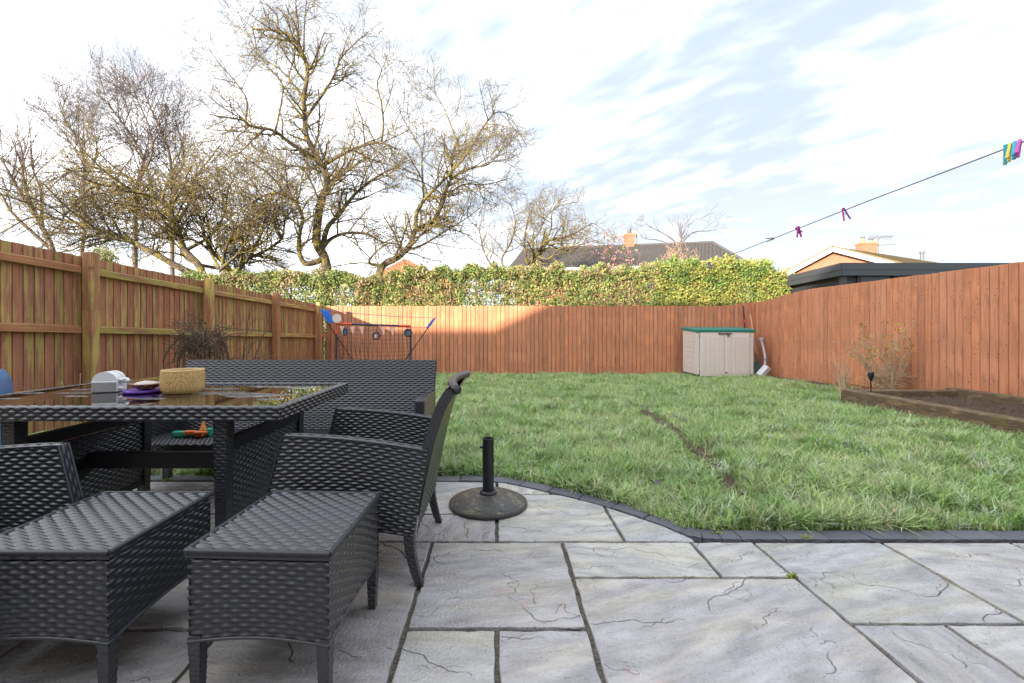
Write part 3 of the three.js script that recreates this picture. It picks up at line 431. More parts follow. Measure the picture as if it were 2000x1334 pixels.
const birchO = { dens: [3.9, 5.2, 6, 0], len: [2.5, 1.25, 0.62], rad: [0.022, 0.010, 0.0065], tip: 0.0048, kink: 0.16, mossy: 0.15, levels: 3, forward: 0.95, up: 0.35, curl: 0.7, lift: -0.1, bare: 0.25 };
const birchL = [
  ['slender bare birch with the highest fine twigs above the mossy railed fence', 20, [[0.13, 0.015, 0.5, [800, 1260], [800, 1000], [820, 700], [850, 560], [760, 370], [650, 200], [570, 100]], [0.06, 0.012, -1, [825, 690], [900, 520], [880, 330], [800, 120], [790, 60]]]],
  ['slender bare birch standing between the tallest birch and the gnarled fruit tree', 21, [[0.12, 0.015, -0.4, [1020, 1240], [1020, 900], [1020, 700], [1000, 500], [930, 300], [880, 180], [850, 80]], [0.05, 0.012, 0.8, [1020, 720], [1090, 560], [1060, 380], [1020, 220]]]],
  ['thin bare birch between the tallest birch and the fan-shaped tree', 19, [[0.10, 0.012, 0.4, [480, 1260], [500, 1000], [495, 750], [495, 550], [450, 400], [380, 280], [340, 160]], [0.05, 0.01, -0.8, [497, 700], [570, 520], [560, 380], [490, 230]]]],
  ['bare tree whose fan of stems rises over the patio end of the mossy railed fence', 14, [[0.10, 0.012, 0.4, [320, 1200], [200, 900], [140, 700], [130, 500], [90, 380]], [0.07, 0.012, -0.6, [230, 960], [100, 740], [40, 620], [-40, 480]], [0.05, 0.01, 0.6, [250, 1010], [240, 760], [190, 600], [180, 420]], [0.06, 0.01, -1, [300, 1160], [60, 900], [0, 780], [-120, 700]]]],
];
birchL.forEach(([label, Z, l], i) => tree('birch_tree', label, 'bare birches beyond the railed fence', 120 + i, down(limbsFrom(l.map((q) => q.map((v) => (Array.isArray(v) ? [v[0], 1260 - (1260 - v[1]) * 0.88] : v))), Z, 3.033, 0, 100, 9 + i)), { ...birchO, len: birchO.len.map((x) => x * Z / 20), dens: birchO.dens.map((x) => x * 20 / Z * (i === 3 ? 0.5 : 1)) }, birchBark, twigBirch, twig));
tree('bare_tree', 'bare spreading tree rising behind the long grey roof', null, 131, down(limbsFrom([[0.16, 0.02, 0.5, [1340, 330], [1345, 230], [1350, 150], [1340, 60]], [0.07, 0.015, -1, [1345, 240], [1250, 160], [1120, 90], [1090, 70]], [0.07, 0.015, 1, [1345, 220], [1440, 130], [1560, 120], [1600, 110]], [0.05, 0.015, 0.6, [1350, 160], [1400, 80], [1470, 20]], [0.06, 0.01, -1, [1330, 250], [1180, 190], [1060, 170], [1030, 120]]], 42, 3.846, 980, 420, 21)), { ...birchO, dens: [1.2, 1.6, 1.6], len: [3.2, 1.6, 0.8], rad: [0.03, 0.014, 0.01], kink: 0.3, bare: 0.45 }, twigBirch, twigBirch, twigBirch);
tree('bare_shrub', 'tan twiggy shrub standing against the long grey roof', null, 132, [...Array(9)].map((_, i) => { const x = 1180 + i * 32, b = P(980 + 1290 / 3.846, 420 + 420 / 3.846, 17); b.y = 0; const top = P(980 + x / 3.846, 420 + (250 + 30 * Math.abs(i - 4)) / 3.846, 17 + (i % 3 - 1) * 0.6); return { p: [b, b.clone().lerp(top, 0.5).add(new THREE.Vector3(0, 0.4, 0)), top], r0: 0.03, r1: 0.006 }; }), { ...appleO, dens: [5, 5, 4], len: [0.9, 0.5, 0.25], rad: [0.03, 0.014, 0.01], tip: 0.009, levels: 2, bare: 0.4 }, mat(0.34, 0.22, 0.15, 0.9), mat(0.34, 0.22, 0.15, 0.9), mat(0.32, 0.2, 0.14, 0.9));

// ---- leaves
const leafGeo = (n, spread, L, W, seed) => { const r = rng(seed), gs = []; for (let i = 0; i < n; i++) { const l = L * (0.7 + 0.6 * r()), w = W * (0.7 + 0.5 * r()), g = new THREE.BufferGeometry(); g.setAttribute('position', new THREE.Float32BufferAttribute([0, 0, 0, w / 2, l * 0.45, 0.12 * l, 0, l, 0, -w / 2, l * 0.45, 0.12 * l], 3)); g.setIndex([0, 1, 2, 0, 2, 3]); g.rotateX(r() * 2.2 - 0.4); g.rotateY(r() * 6.28); g.rotateZ((r() - 0.5) * 1.4); g.translate((r() - 0.5) * spread, (r() - 0.5) * spread, (r() - 0.5) * spread); g.computeVertexNormals(); gs.push(g); } return merge(gs); };
const leafMat = mat(1, 1, 1, 0.8, { transmission: 0.3, clearcoat: 0.3, clearcoatRoughness: 0.35, side: THREE.DoubleSide });
function scatter(name, geo, m, spots, parent, label, category) {                     // spots: {p, s, c}
  const o = new THREE.InstancedMesh(geo, m, spots.length), q = new THREE.Quaternion(), e = new THREE.Euler(), mt = new THREE.Matrix4(), sc = new THREE.Vector3(), r = rng(spots.length);
  spots.forEach((s, i) => { e.set((r() - 0.5) * (s.tilt ?? 3), r() * 6.28, (r() - 0.5) * (s.tilt ?? 3)); q.setFromEuler(e); sc.setScalar(s.s); if (s.sy) sc.y = s.sy; mt.compose(s.p, q, sc); o.setMatrixAt(i, mt); o.setColorAt(i, s.c); });
  o.name = parent ? name : numbered(name); o.castShadow = o.receiveShadow = true; ud(o, label, category, null, 'stuff'); (parent ?? scene).add(o); return o;
}
function hedge(label, X0, X1, topF, Z0, Z1, count, colours, seed, leafS = 1, twigs = 500) {
  const r = rng(seed), t = thing('hedge', V((X0 + X1) / 2, -0.2, (Z0 + Z1) / 2), label, 'hedge'), org = t.position.clone(), spots = [];
  for (let i = 0; i < count; i++) {
    const X = mix(X0, X1, r()), tp = topF(X) + 0.28 * fbm(X * 2.2, 5, 4) + 0.05 * r(), f = Math.pow(r(), 1.6), Zf = Z0 + 0.12 * fbm(X * 1.6, r() * 0.1, 2), Y = mix(-0.2, tp, Math.pow(r(), 0.6));
    const onTop = r() < 0.3, Z = onTop ? mix(Zf, Z1, r()) : Zf + f * 0.55, y = onTop ? tp - f * 0.22 : Y;
    if (fbm(X * 3.1 + 17, y * 3.1, 2) < -0.42) continue;
    const k = fbm(X * 0.8 + seed, y * 1.2, 3) + (r() - 0.5) * 0.9, c = colours[Math.max(0, Math.min(colours.length - 1, Math.floor((k * 0.5 + 0.5) * colours.length)))], j = 0.75 + 0.5 * r();
    spots.push({ p: V(X, y, Z).sub(org), s: leafS * (0.75 + 0.6 * r()), c: col(c[0] * j, c[1] * j, c[2] * j) });
  }
  scatter('foliage', leafGeo(6, 0.12, 0.062, 0.036, seed), leafMat, spots, t);
  const tw = []; for (let i = 0; i < twigs; i++) { const X = mix(X0, X1, r()), tp = topF(X) + 0.12 * r(), b = V(X, mix(-0.2, tp * 0.8, r()), mix(Z0 + 0.05, Z1 - 0.1, Math.pow(r(), 1.5))), d = new THREE.Vector3((r() - 0.5) * 0.9, 0.7 + r() * 0.4, (r() - 0.5) * 0.7), n = 0.35 + r() * 0.6; const q = [b]; for (let k = 0; k < 3; k++) q.push(q[k].clone().addScaledVector(d, n / 3).add(new THREE.Vector3(r() - 0.5, r() - 0.5, r() - 0.5).multiplyScalar(0.08))); if (q[3].y > tp + 0.22) continue; tw.push(tube(q.map((v) => v.sub(org)), [0.010, 0.008, 0.006, 0.004], 3)); }
  mesh('branch', tw, mat(0.36, 0.25, 0.18, 0.9), t);
  return t;
}
const lerpTab = (tab) => (X) => { for (let i = 1; i < tab.length; i++) if (X <= tab[i][0]) return mix(tab[i - 1][1], tab[i][1], (X - tab[i - 1][0]) / (tab[i][0] - tab[i - 1][0])); return tab[tab.length - 1][1]; };
hedge('mixed hedge of green leaves and tan twigs running behind the back fence', -8.8, 4.6, lerpTab([[-8.8, 2.55], [-7, 2.6], [-5, 2.6], [-3.6, 2.45], [-2.4, 2.72], [0, 2.75], [1.4, 2.7], [3, 2.72], [4.6, 2.78]]), 12.35, 13.7, 30000, [[0.34, 0.25, 0.14], [0.36, 0.29, 0.15], [0.30, 0.28, 0.08], [0.14, 0.22, 0.05], [0.24, 0.31, 0.07], [0.42, 0.38, 0.13]], 61);
hedge('yellow-green ivy hedge beside the dark outbuilding', 4.4, 8.1, lerpTab([[4.4, 2.78], [5.4, 2.85], [6.6, 2.84], [7.4, 2.75], [8.1, 2.45]]), 12.3, 13.8, 10000, [[0.10, 0.19, 0.035], [0.14, 0.24, 0.04], [0.26, 0.29, 0.05], [0.36, 0.34, 0.08], [0.20, 0.29, 0.05]], 62, 1.12, 160);
function bush(name, label, c, rx, ry, rz, count, colours, seed, L = 1) {
  const r = rng(seed), t = thing(name, V(c.x, -0.3, -c.z), label, 'bush'), org = t.position.clone(), sp = [];
  for (let i = 0; i < count; i++) { const a = r() * 6.28, u = r() * 2 - 1, k = Math.pow(r(), 0.35) * (0.82 + 0.3 * fbm(a, u * 2 + seed, 2)), s = Math.sqrt(1 - u * u), q = colours[Math.floor(r() * colours.length)], j = 0.7 + 0.6 * r(); sp.push({ p: new THREE.Vector3(c.x + Math.cos(a) * s * rx * k, c.y + u * ry * k, c.z + Math.sin(a) * s * rz * k).sub(org), s: L * (0.7 + 0.6 * r()), c: col(q[0] * j, q[1] * j, q[2] * j) }); }
  scatter('foliage', leafGeo(6, 0.12, 0.06, 0.03, seed), leafMat, sp, t);
  mesh('stem', [0, 1, 2].map((k) => { const b = new THREE.Vector3((k - 1) * 0.12, 0, 0); return tube([b, new THREE.Vector3((k - 1) * rx * 0.3, c.y * 0.5, 0), new THREE.Vector3((k - 1) * rx * 0.5, c.y + 0.3 * ry, 0)], [0.06, 0.04, 0.02], 5); }), bark, t);
}
bush('conifer_bush', 'dense brownish evergreen bush behind the gnarled trees', P(458, 490, 17), 0.85, 1.5, 0.8, 1500, [[0.18, 0.14, 0.075], [0.13, 0.13, 0.05], [0.22, 0.16, 0.10]], 71, 1.1);
bush('evergreen_bush', 'small yellow-green bush peeking over the mossy railed fence', P(204, 505, 12), 0.42, 0.35, 0.4, 260, [[0.28, 0.27, 0.07], [0.2, 0.22, 0.06]], 72);
{ // flowering shrub
  const r = rng(81), limbs = [...Array(8)].map((_, i) => { const b = P(1195, 545, 16.5); b.y = 0; const tp = P([1165, 1180, 1190, 1200, 1208, 1222, 1235, 1250][i], [492, 470, 478, 450, 468, 488, 496, 505][i], 16.5 + (i % 3 - 1) * 0.5); return { p: [b, b.clone().lerp(tp, 0.55).add(new THREE.Vector3((r() - 0.5) * 0.3, 0, 0)), tp], r0: 0.03, r1: 0.006 }; });
  const g = grow(82, limbs, { ...appleO, dens: [4.2, 4.5, 3], len: [0.7, 0.35, 0.2], tip: 0.008, levels: 2, bare: 0.5 }), t = thing('flowering_shrub', null, 'shrub with pink blossom rising in front of the long grey roof', 'shrub');
  mesh('trunk', g.thick, mat(0.2, 0.13, 0.11, 0.9), t); mesh('branch', [...g.fineA, ...g.fineB], mat(0.2, 0.13, 0.11, 0.9), t);
  const sp = []; for (const f of [...g.fineA, ...g.fineB]) { const p = f.attributes.position; if (r() < 0.75) { const i = p.count - 1; const pk = r() < 0.75; sp.push({ p: new THREE.Vector3(p.getX(i), p.getY(i), p.getZ(i)), s: 0.9 + 0.6 * r(), c: pk ? col(0.62, 0.26 + 0.12 * r(), 0.33) : col(0.22, 0.25, 0.06) }); } }
  scatter('blossom', leafGeo(6, 0.06, 0.055, 0.045, 83), leafMat, sp, t);
}
console.log('beyond done');
// ================================================================ WOVEN GARDEN FURNITURE
const ROW = 0.0145, PER = 0.056;
function weave(surf, U, Vv, { amp = 0.0068, flip = 1, across = false, per = PER, row = ROW, ph = 0, dip = 0.08 } = {}) {   // a sheet of woven strands laid on surf(u, v), u and v in 0..1
  const rows = Math.max(1, Math.round(Vv / row)), nv = rows * 4, nu = Math.max(4, Math.round(U / per * 7)), pos = [], idx = [], p = new THREE.Vector3(), a = new THREE.Vector3(), b = new THREE.Vector3(), e = 1e-3;
  for (let j = 0; j <= nv; j++) for (let i = 0; i <= nu; i++) {
    const u = i / nu, v = j / nv, rj = Math.min(rows - 1, Math.floor(j / 4 + (j === nv ? -0.01 : 0)));
    p.copy(surf(u, v)); a.copy(surf(Math.min(1, u + e), v)).sub(surf(Math.max(0, u - e), v)); b.copy(surf(u, Math.min(1, v + e))).sub(surf(u, Math.max(0, v - e))); a.cross(b).normalize().multiplyScalar(flip);
    const c = 0.5 + 0.5 * Math.cos((u * U / per + ph + (rj % 2) * 0.5) * 2 * Math.PI), prof = [0, 0.86, 1, 0.86][j % 4], h = amp * prof * (dip + (1 - dip) * Math.pow(c, 0.6)) - amp * 0.5;
    pos.push(p.x + a.x * h, p.y + a.y * h, p.z + a.z * h);
  }
  for (let j = 0; j < nv; j++) for (let i = 0; i < nu; i++) { const q = j * (nu + 1) + i, w = q + nu + 1; flip > 0 ? idx.push(q, q + 1, w, q + 1, w + 1, w) : idx.push(q, w, q + 1, q + 1, w, w + 1); }
  const g = new THREE.BufferGeometry(); g.setAttribute('position', new THREE.Float32BufferAttribute(pos, 3)); g.setIndex(idx); g.computeVertexNormals(); return g;
}
const v3 = (x, y, z) => new THREE.Vector3(x, y, z);
function wq(p00, p10, p11, p01, o = {}) {                                           // woven quadrilateral; normal is (p10-p00) x (p01-p00)
  const U = (p00.distanceTo(p10) + p01.distanceTo(p11)) / 2, W = (p00.distanceTo(p01) + p10.distanceTo(p11)) / 2, s = (u, v) => p00.clone().lerp(p10, u).lerp(p01.clone().lerp(p11, u), v);
  return weave(s, U, W, o);
}
function wbox(x0, x1, y0, y1, z0, z1, o = {}, faces = 'fbrltu') {                    // a woven box: strands run level on the sides
  const g = [], c = (x, y, z) => v3(x, y, z);
  if (faces.includes('f')) g.push(wq(c(x0, y0, z1), c(x1, y0, z1), c(x1, y1, z1), c(x0, y1, z1), o));
  if (faces.includes('b')) g.push(wq(c(x1, y0, z0), c(x0, y0, z0), c(x0, y1, z0), c(x1, y1, z0), o));
  if (faces.includes('r')) g.push(wq(c(x1, y0, z1), c(x1, y0, z0), c(x1, y1, z0), c(x1, y1, z1), o));
  if (faces.includes('l')) g.push(wq(c(x0, y0, z0), c(x0, y0, z1), c(x0, y1, z1), c(x0, y1, z0), o));
  if (faces.includes('t')) g.push(wq(c(x0, y1, z1), c(x1, y1, z1), c(x1, y1, z0), c(x0, y1, z0), o));
  if (faces.includes('u')) g.push(new THREE.PlaneGeometry(x1 - x0, z1 - z0).rotateX(Math.PI / 2).translate((x0 + x1) / 2, y0 + 0.002, (z0 + z1) / 2));
  return g;
}
const wleg = (x, z, y1, w = 0.042, dx = 0, dz = 0) => { const g = merge(wbox(-w / 2, w / 2, 0, y1, -w / 2, w / 2, { amp: 0.003, per: 0.042 })), p = g.attributes.position; for (let i = 0; i < p.count; i++) { const t = 1 - p.getY(i) / y1, s = 1 - 0.28 * t; p.setXYZ(i, x + p.getX(i) * s + dx * t * t, p.getY(i), z + p.getZ(i) * s + dz * t * t); } return [g, box(w * 0.66, 0.012, w * 0.66, x + dx, 0.006, z + dz)]; };
function stool(pos, turn, label) {
  const t = thing('rattan_stool', pos, label, 'stool', 'woven footstools'); t.rotation.y = turn;
  const w = 0.21, d = 0.23, H = 0.428;
  const top = mesh('seat', [...wbox(-w, w, H - 0.024, H, -d, d, { amp: 0.005 }, 'fbrl'), ...wbox(-w, w, H - 0.024, H, -d, d, { amp: 0.009, row: 0.022, dip: 0.15 }, 't'), box(2 * w - 0.01, 0.016, 2 * d - 0.01, 0, H - 0.014, 0)], M.rattan, t);
  mesh('binding', [[[-w, -d], [w, -d]], [[w, -d], [w, d]], [[w, d], [-w, d]], [[-w, d], [-w, -d]]].map(([a, b]) => tube([v3(a[0], H - 0.003, a[1]), v3(b[0], H - 0.003, b[1])], [0.0085, 0.0085], 8, true)), M.rattanFrame, top);
  const arch = (u) => 0.168 + 0.018 * Math.sin(Math.PI * u) - 0.006;
  for (let k = 0; k < 4; k++) {
    const a = k * Math.PI / 2, ww = k % 2 ? d : w, dd = k % 2 ? w : d, s = (u, v) => v3(mix(-ww + 0.004, ww - 0.004, u), mix(arch(u), H - 0.03, v), dd - 0.006).applyAxisAngle(v3(0, 1, 0), a);
    const inner = (u, v) => v3(mix(-ww + 0.01, ww - 0.01, u), mix(arch(u), H - 0.03, v), dd - 0.018).applyAxisAngle(v3(0, 1, 0), a);
    mesh('side_panel', [weave(s, 2 * ww, H - 0.2, { ph: k * 0.3 }), weave(inner, 2 * ww, H - 0.2, { flip: -1, amp: 0.002 }), tube([...Array(13)].map((_, i) => s(i / 12, 0).add(v3(0, 0, 0))), Array(13).fill(0.005), 6)], M.rattan, t);
  }
  for (const [x, z] of [[-1, -1], [1, -1], [-1, 1], [1, 1]]) mesh('leg', wleg(x * (w - 0.022), z * (d - 0.022), 0.18, 0.037), M.rattan, t);
  return t;
}
stool(V(-0.672, 0, 1.492), -0.045, 'woven footstool in front of the armchair beside the parasol base');
stool(V(-1.312, 0, 1.492), 0.0, 'woven footstool in front of the armchair at the other end of the table');
function armPanel(o) {                                                             // side view outline in (x, y): front top, front foot, back foot, back top; at z0..z1
  const { ft, fb, bb, bt, z0, z1 } = o, q = (p, z) => v3(p[0], p[1], z), g = [];
  const sag = (u) => 0.012 * Math.sin(Math.PI * u);
  const sf = (z) => (u, v) => { const lo = v3(mix(bb[0], fb[0], u), mix(bb[1], fb[1], u) + 0.03 * Math.sin(Math.PI * u), z), hi = v3(mix(bt[0], ft[0], u), mix(bt[1], ft[1], u) + sag(u), z); return lo.lerp(hi, v); };
  const U = Math.abs(fb[0] - bb[0]), H = ft[1] - fb[1];
  g.push(weave(sf(z1), U, H), weave(sf(z0), U, H, { flip: -1 }));
  const strip = (f, L) => { g.push(weave((u, v) => { const a = f(u); return v3(a.x, a.y, mix(z1, z0, v)); }, L, z1 - z0, { per: 0.05, amp: 0.003 })); };
  strip((u) => sf(0)(u, 1), U); strip((u) => sf(0)(1, 1 - u), H); strip((u) => sf(0)(0, u), H); strip((u) => sf(0)(1 - u, 0), U);
  for (const z of [z0, z1]) g.push(tube([...[...Array(11)].map((_, i) => { const p = sf(0)(i / 10, 1); p.z = z; return p; }), (() => { const p = sf(0)(1, 0); p.z = z; return p; })()], Array(12).fill(0.0045), 6));
  return g;
}
const FT = [0.30, 0.6225], FB = [0.405, 0.215], BB = [-0.235, 0.205], BT = [-0.295, 0.56];
function curvedBack(z0, z1, pts, th, roll) {                                        // pts: side outline (x, y) of the front face, from seat to top
  const c = new THREE.CatmullRomCurve3(pts.map(([x, y]) => v3(x, y, 0))), L = c.getLength(), g = [], n = (v) => { const t = c.getTangent(v); return v3(t.y, -t.x, 0).multiplyScalar(th); };
  const f = (u, v) => { const p = c.getPoint(v); p.z = mix(z1, z0, u); return p; }, b = (u, v) => f(u, v).sub(n(v));
  g.push(weave(f, z1 - z0, L), weave(b, z1 - z0, L, { flip: -1 }));
  for (const z of [z0, z1]) g.push(weave((u, v) => { const p = c.getPoint(u); p.z = z; return p.sub(n(u).multiplyScalar(v)); }, L, th, { flip: z === z1 ? -1 : 1, per: 0.04, amp: 0.003 }));
  if (roll) { const t0 = c.getPoint(1), cc = t0.clone().sub(n(1).multiplyScalar(0.5)); const path = [...Array(80)].map((_, i) => { const k = i / 79; return v3(cc.x - roll * 0.4 * Math.pow(Math.abs(2 * k - 1), 2) + roll * 0.2, cc.y + 0.004 - 0.0 * k, mix(z0 - 0.004, z1 + 0.004, k)); }); g.push(tube(path, path.map((_, i) => th * (i % 4 < 2 ? 0.5 : 0.43)), 10, true)); }
  else g.push(weave((u, v) => { const p = c.getPoint(1); p.z = mix(z1, z0, u); return p.sub(n(1).multiplyScalar(v)); }, z1 - z0, th, { amp: 0.003 }));
  return g;
}
function armchair(pos, turn, label) {
  const t = thing('rattan_armchair', pos, label, 'armchair', 'woven armchairs'); t.rotation.y = turn;
  const hw = 0.322, th = 0.04;
  for (const s of [-1, 1]) mesh('arm', armPanel({ ft: FT, fb: FB, bb: BB, bt: BT, z0: s < 0 ? -hw : hw - th, z1: s < 0 ? -hw + th : hw }), M.rattan, t);
  mesh('seat', [wq(v3(-0.23, 0.31, hw - th), v3(0.375, 0.32, hw - th), v3(0.375, 0.32, -hw + th), v3(-0.23, 0.31, -hw + th)), wq(v3(0.40, 0.215, hw - th), v3(0.40, 0.215, -hw + th), v3(0.378, 0.32, -hw + th), v3(0.378, 0.32, hw - th)), new THREE.PlaneGeometry(0.6, 2 * (hw - th)).rotateX(Math.PI / 2).translate(0.08, 0.27, 0)], M.rattan, t);
  mesh('backrest', curvedBack(-hw + 0.008, hw - 0.008, [[-0.215, 0.30], [-0.245, 0.45], [-0.285, 0.62], [-0.335, 0.76], [-0.372, 0.818]], 0.042, 0.11), M.rattan, t);
  mesh('back_panel', wq(v3(-0.243, 0.205, -hw + th), v3(-0.243, 0.205, hw - th), v3(-0.275, 0.42, hw - th), v3(-0.275, 0.42, -hw + th)), M.rattan, t);
  for (const z of [-1, 1]) { mesh('leg', wleg(0.375, z * (hw - 0.022), 0.225), M.rattan, t); mesh('leg', wleg(-0.215, z * (hw - 0.022), 0.22, 0.042, -0.045), M.rattan, t); }
  return t;
}
armchair(V(-0.58, 0, 2.142), Math.PI, 'woven armchair with a curled backrest next to the parasol base');
armchair(V(-1.945, 0, 1.385), 0, 'woven armchair facing a footstool on the house side of the table');
{ // bench
  const t = thing('rattan_bench', V(-1.43, 0, 3.03), 'long dark woven bench with a straight high back behind the table', 'bench'), hw = 0.965, th = 0.055;
  const T = (g) => { for (const x of g) x.rotateY(-Math.PI / 2); return g; };         // side view along x becomes facing +z
  for (const s of [-1, 1]) mesh('arm', T(armPanel({ ft: [0.215, 0.60], fb: [0.235, 0.2], bb: [-0.235, 0.2], bt: [-0.31, 0.585], z0: s < 0 ? -hw : hw - th, z1: s < 0 ? -hw + th : hw })), M.rattan, t);
  mesh('seat', T([wq(v3(-0.23, 0.325, hw - th), v3(0.20, 0.325, hw - th), v3(0.20, 0.325, -hw + th), v3(-0.23, 0.325, -hw + th)), wq(v3(0.205, 0.23, hw - th), v3(0.205, 0.23, -hw + th), v3(0.205, 0.325, -hw + th), v3(0.205, 0.325, hw - th)), new THREE.PlaneGeometry(0.42, 2 * (hw - th)).rotateX(Math.PI / 2).translate(-0.01, 0.26, 0)]), M.rattan, t);
  mesh('backrest', T(curvedBack(-hw + 0.01, hw - 0.01, [[-0.215, 0.30], [-0.25, 0.45], [-0.32, 0.65], [-0.385, 0.822]], 0.045, 0)), M.rattan, t);
  for (const x of [-1, 1]) { mesh('leg', wleg(x * (hw - 0.03), 0.19, 0.22, 0.055), M.rattan, t); mesh('leg', wleg(x * (hw - 0.06), -0.12, 0.3, 0.055), M.rattan, t); }
}
{ // table
  const X0 = -2.56, X1 = -0.942, Z0 = 1.932, Z1 = 2.80, H = 0.72, cx = (X0 + X1) / 2, cz = (Z0 + Z1) / 2, hx = (X1 - X0) / 2, hz = (Z1 - Z0) / 2, rw = 0.045;
  const t = thing('rattan_table', V(cx, 0, cz), 'rectangular dark woven table with a black glass top', 'table');
  const fr = mesh('tabletop_frame', [...wbox(-hx, hx, H - 0.062, H, -hz, hz, {}, 'fbrl'),
    wq(v3(-hx, H, hz), v3(hx, H, hz), v3(hx - rw, H, hz - rw), v3(-hx + rw, H, hz - rw), { amp: 0.003 }), wq(v3(hx, H, hz), v3(hx, H, -hz), v3(hx - rw, H, -hz + rw), v3(hx - rw, H, hz - rw), { amp: 0.003 }), wq(v3(hx, H, -hz), v3(-hx, H, -hz), v3(-hx + rw, H, -hz + rw), v3(hx - rw, H, -hz + rw), { amp: 0.003 }), wq(v3(-hx, H, -hz), v3(-hx, H, hz), v3(-hx + rw, H, hz - rw), v3(-hx + rw, H, -hz + rw), { amp: 0.003 }),
    ...[[-1, 0], [1, 0]].map(([s]) => box(0.04, 0.05, 2 * hz - 0.02, s * (hx - 0.03), H - 0.035, 0)), ...[-1, 1].map((s) => box(2 * hx - 0.1, 0.05, 0.04, 0, H - 0.035, s * (hz - 0.03)))], M.rattan, t);
  mesh('glass_top', box(2 * (hx - rw) + 0.01, 0.006, 2 * (hz - rw) + 0.01, 0, H - 0.0025, 0), M.glass, t);
  mesh('under_panel', box(2 * (hx - rw), 0.01, 2 * (hz - rw), 0, H - 0.02, 0), M.rattanFrame, t);
  { // rain lying on the glass
    const r = rng(91), gs = [];
    for (const [px, pz, a, b] of [[-0.45, 0.0, 0.10, 0.03], [-0.38, 0.12, 0.07, 0.02], [-0.56, -0.12, 0.06, 0.02], [-0.62, 0.2, 0.05, 0.02], [0.35, 0.02, 0.2, 0.06], [0.52, 0.12, 0.16, 0.05], [0.18, -0.15, 0.12, 0.04], [0.62, -0.2, 0.1, 0.05], [0.06, 0.2, 0.09, 0.03], [0.42, -0.24, 0.15, 0.04], [-0.7, 0.02, 0.05, 0.02], [0.66, 0.22, 0.06, 0.03]]) {
      const N = 28, pos = [0, 0.0016, 0], idx = []; for (let i = 0; i <= N; i++) { const th = i / N * 6.283, k = 1 + 0.5 * n2(Math.cos(th) * 1.3 + px * 9, Math.sin(th) * 1.3 + pz * 9); for (const [s, y] of [[0.82, 0.0014], [1, 0.0001]]) pos.push(Math.cos(th) * a * k * s, y, Math.sin(th) * b * k * s); if (i) { const p = 1 + (i - 1) * 2; idx.push(0, p + 2, p, p, p + 2, p + 3, p, p + 3, p + 1); } }
      const g = new THREE.BufferGeometry(); g.setAttribute('position', new THREE.Float32BufferAttribute(pos, 3)); g.setIndex(idx); g.computeVertexNormals(); g.rotateY((r() - 0.5) * 0.5); g.translate(px, H + 0.0008, pz); gs.push(g);
    }
    const w = mesh('rain_puddle', gs, new THREE.MeshPhysicalMaterial({ color: col(0.9, 0.92, 0.95), roughness: 0.08, transmission: 0.85, thickness: 0.002, ior: 1.33, bumpMap: nmapNoise, bumpScale: 0.003 }), t); ud(w, null, null, null, 'stuff');
  }
  for (const s of [-1, 1]) {
    const px = s < 0 ? -2.17 - cx : -1.23 - cx;
    for (const z of [-1, 1]) mesh('leg', wleg(px, z * 0.365, H - 0.06, 0.06).slice(0, 1).map((g) => { const p = g.attributes.position; return g; }), M.rattan, t);
    const sp = mesh('side_panel', [...wbox(px - 0.014, px + 0.014, 0.14, 0.50, -0.335, 0.335, {}, 'rl'), box(0.02, 0.36, 0.66, px, 0.32, 0)], M.rattan, t);
    mesh('rail', [box(0.045, 0.055, 0.68, px, 0.535, 0), box(0.04, 0.03, 0.68, px, 0.125, 0)], M.rattanFrame, sp);
  }
  mesh('crossbar', box(0.91, 0.085, 0.04, (-2.17 - 1.23) / 2 - cx, 0.365, 0, 0.004), M.rattanFrame, t);
  for (const s of [-1, 1]) mesh('bracket', bar(v3(-1.70 - cx + s * 0.455, 0.36, 0), v3(-1.70 - cx + s * 0.44, 0.30, 0.12), 0.03, 0.05), M.rattanFrame, t);
}
{ // parasol base
  const t = thing('parasol_base', V(-0.057, 0, 2.69), 'round black domed parasol base with an empty upright tube', 'parasol base');
  const cm = new THREE.MeshPhysicalMaterial({ map: tex(512, 256, (u, v) => { const m = sst(0.14, 0.34, fbm(u * 9, v * 5, 4)) * sst(0.35, 0.55, v) * 0.75, sp = sst(0.55, 0.7, n2(u * 45, v * 18)), k = 0.9 + 0.25 * fbm(u * 14, v * 9 + 4, 3); return [mix(0.07, 0.21, m) * k * (1 - 0.6 * sp), mix(0.066, 0.19, m) * k * (1 - 0.6 * sp), mix(0.06, 0.10, m) * k * (1 - 0.6 * sp)]; }, { srgb: true }), roughness: 0.38, bumpMap: nmapNoise, bumpScale: 0.004 });
  mesh('dome', new THREE.LatheGeometry([[0, 0.0], [0.228, 0.0], [0.236, 0.006], [0.236, 0.016], [0.230, 0.021], [0.222, 0.022], [0.20, 0.036], [0.16, 0.052], [0.11, 0.063], [0.06, 0.068], [0, 0.07]].map(([x, y]) => new THREE.Vector2(x, y)), 56), cm, t);
  mesh('collar', new THREE.LatheGeometry([[0.034, 0.066], [0.052, 0.066], [0.052, 0.074], [0.044, 0.082], [0.036, 0.086]].map(([x, y]) => new THREE.Vector2(x, y)), 28), M.blackMetal, t);
  mesh('tube', new THREE.LatheGeometry([[0.034, 0.07], [0.034, 0.398], [0.0325, 0.401], [0.0295, 0.401], [0.0285, 0.398], [0.0285, 0.2], [0, 0.2]].map(([x, y]) => new THREE.Vector2(x, y)), 28), M.blackMetal, t);
  mesh('screw_knob', new THREE.CylinderGeometry(0.008, 0.008, 0.02, 10).rotateZ(Math.PI / 2).translate(-0.042, 0.345, 0), M.blackMetal, t);
}
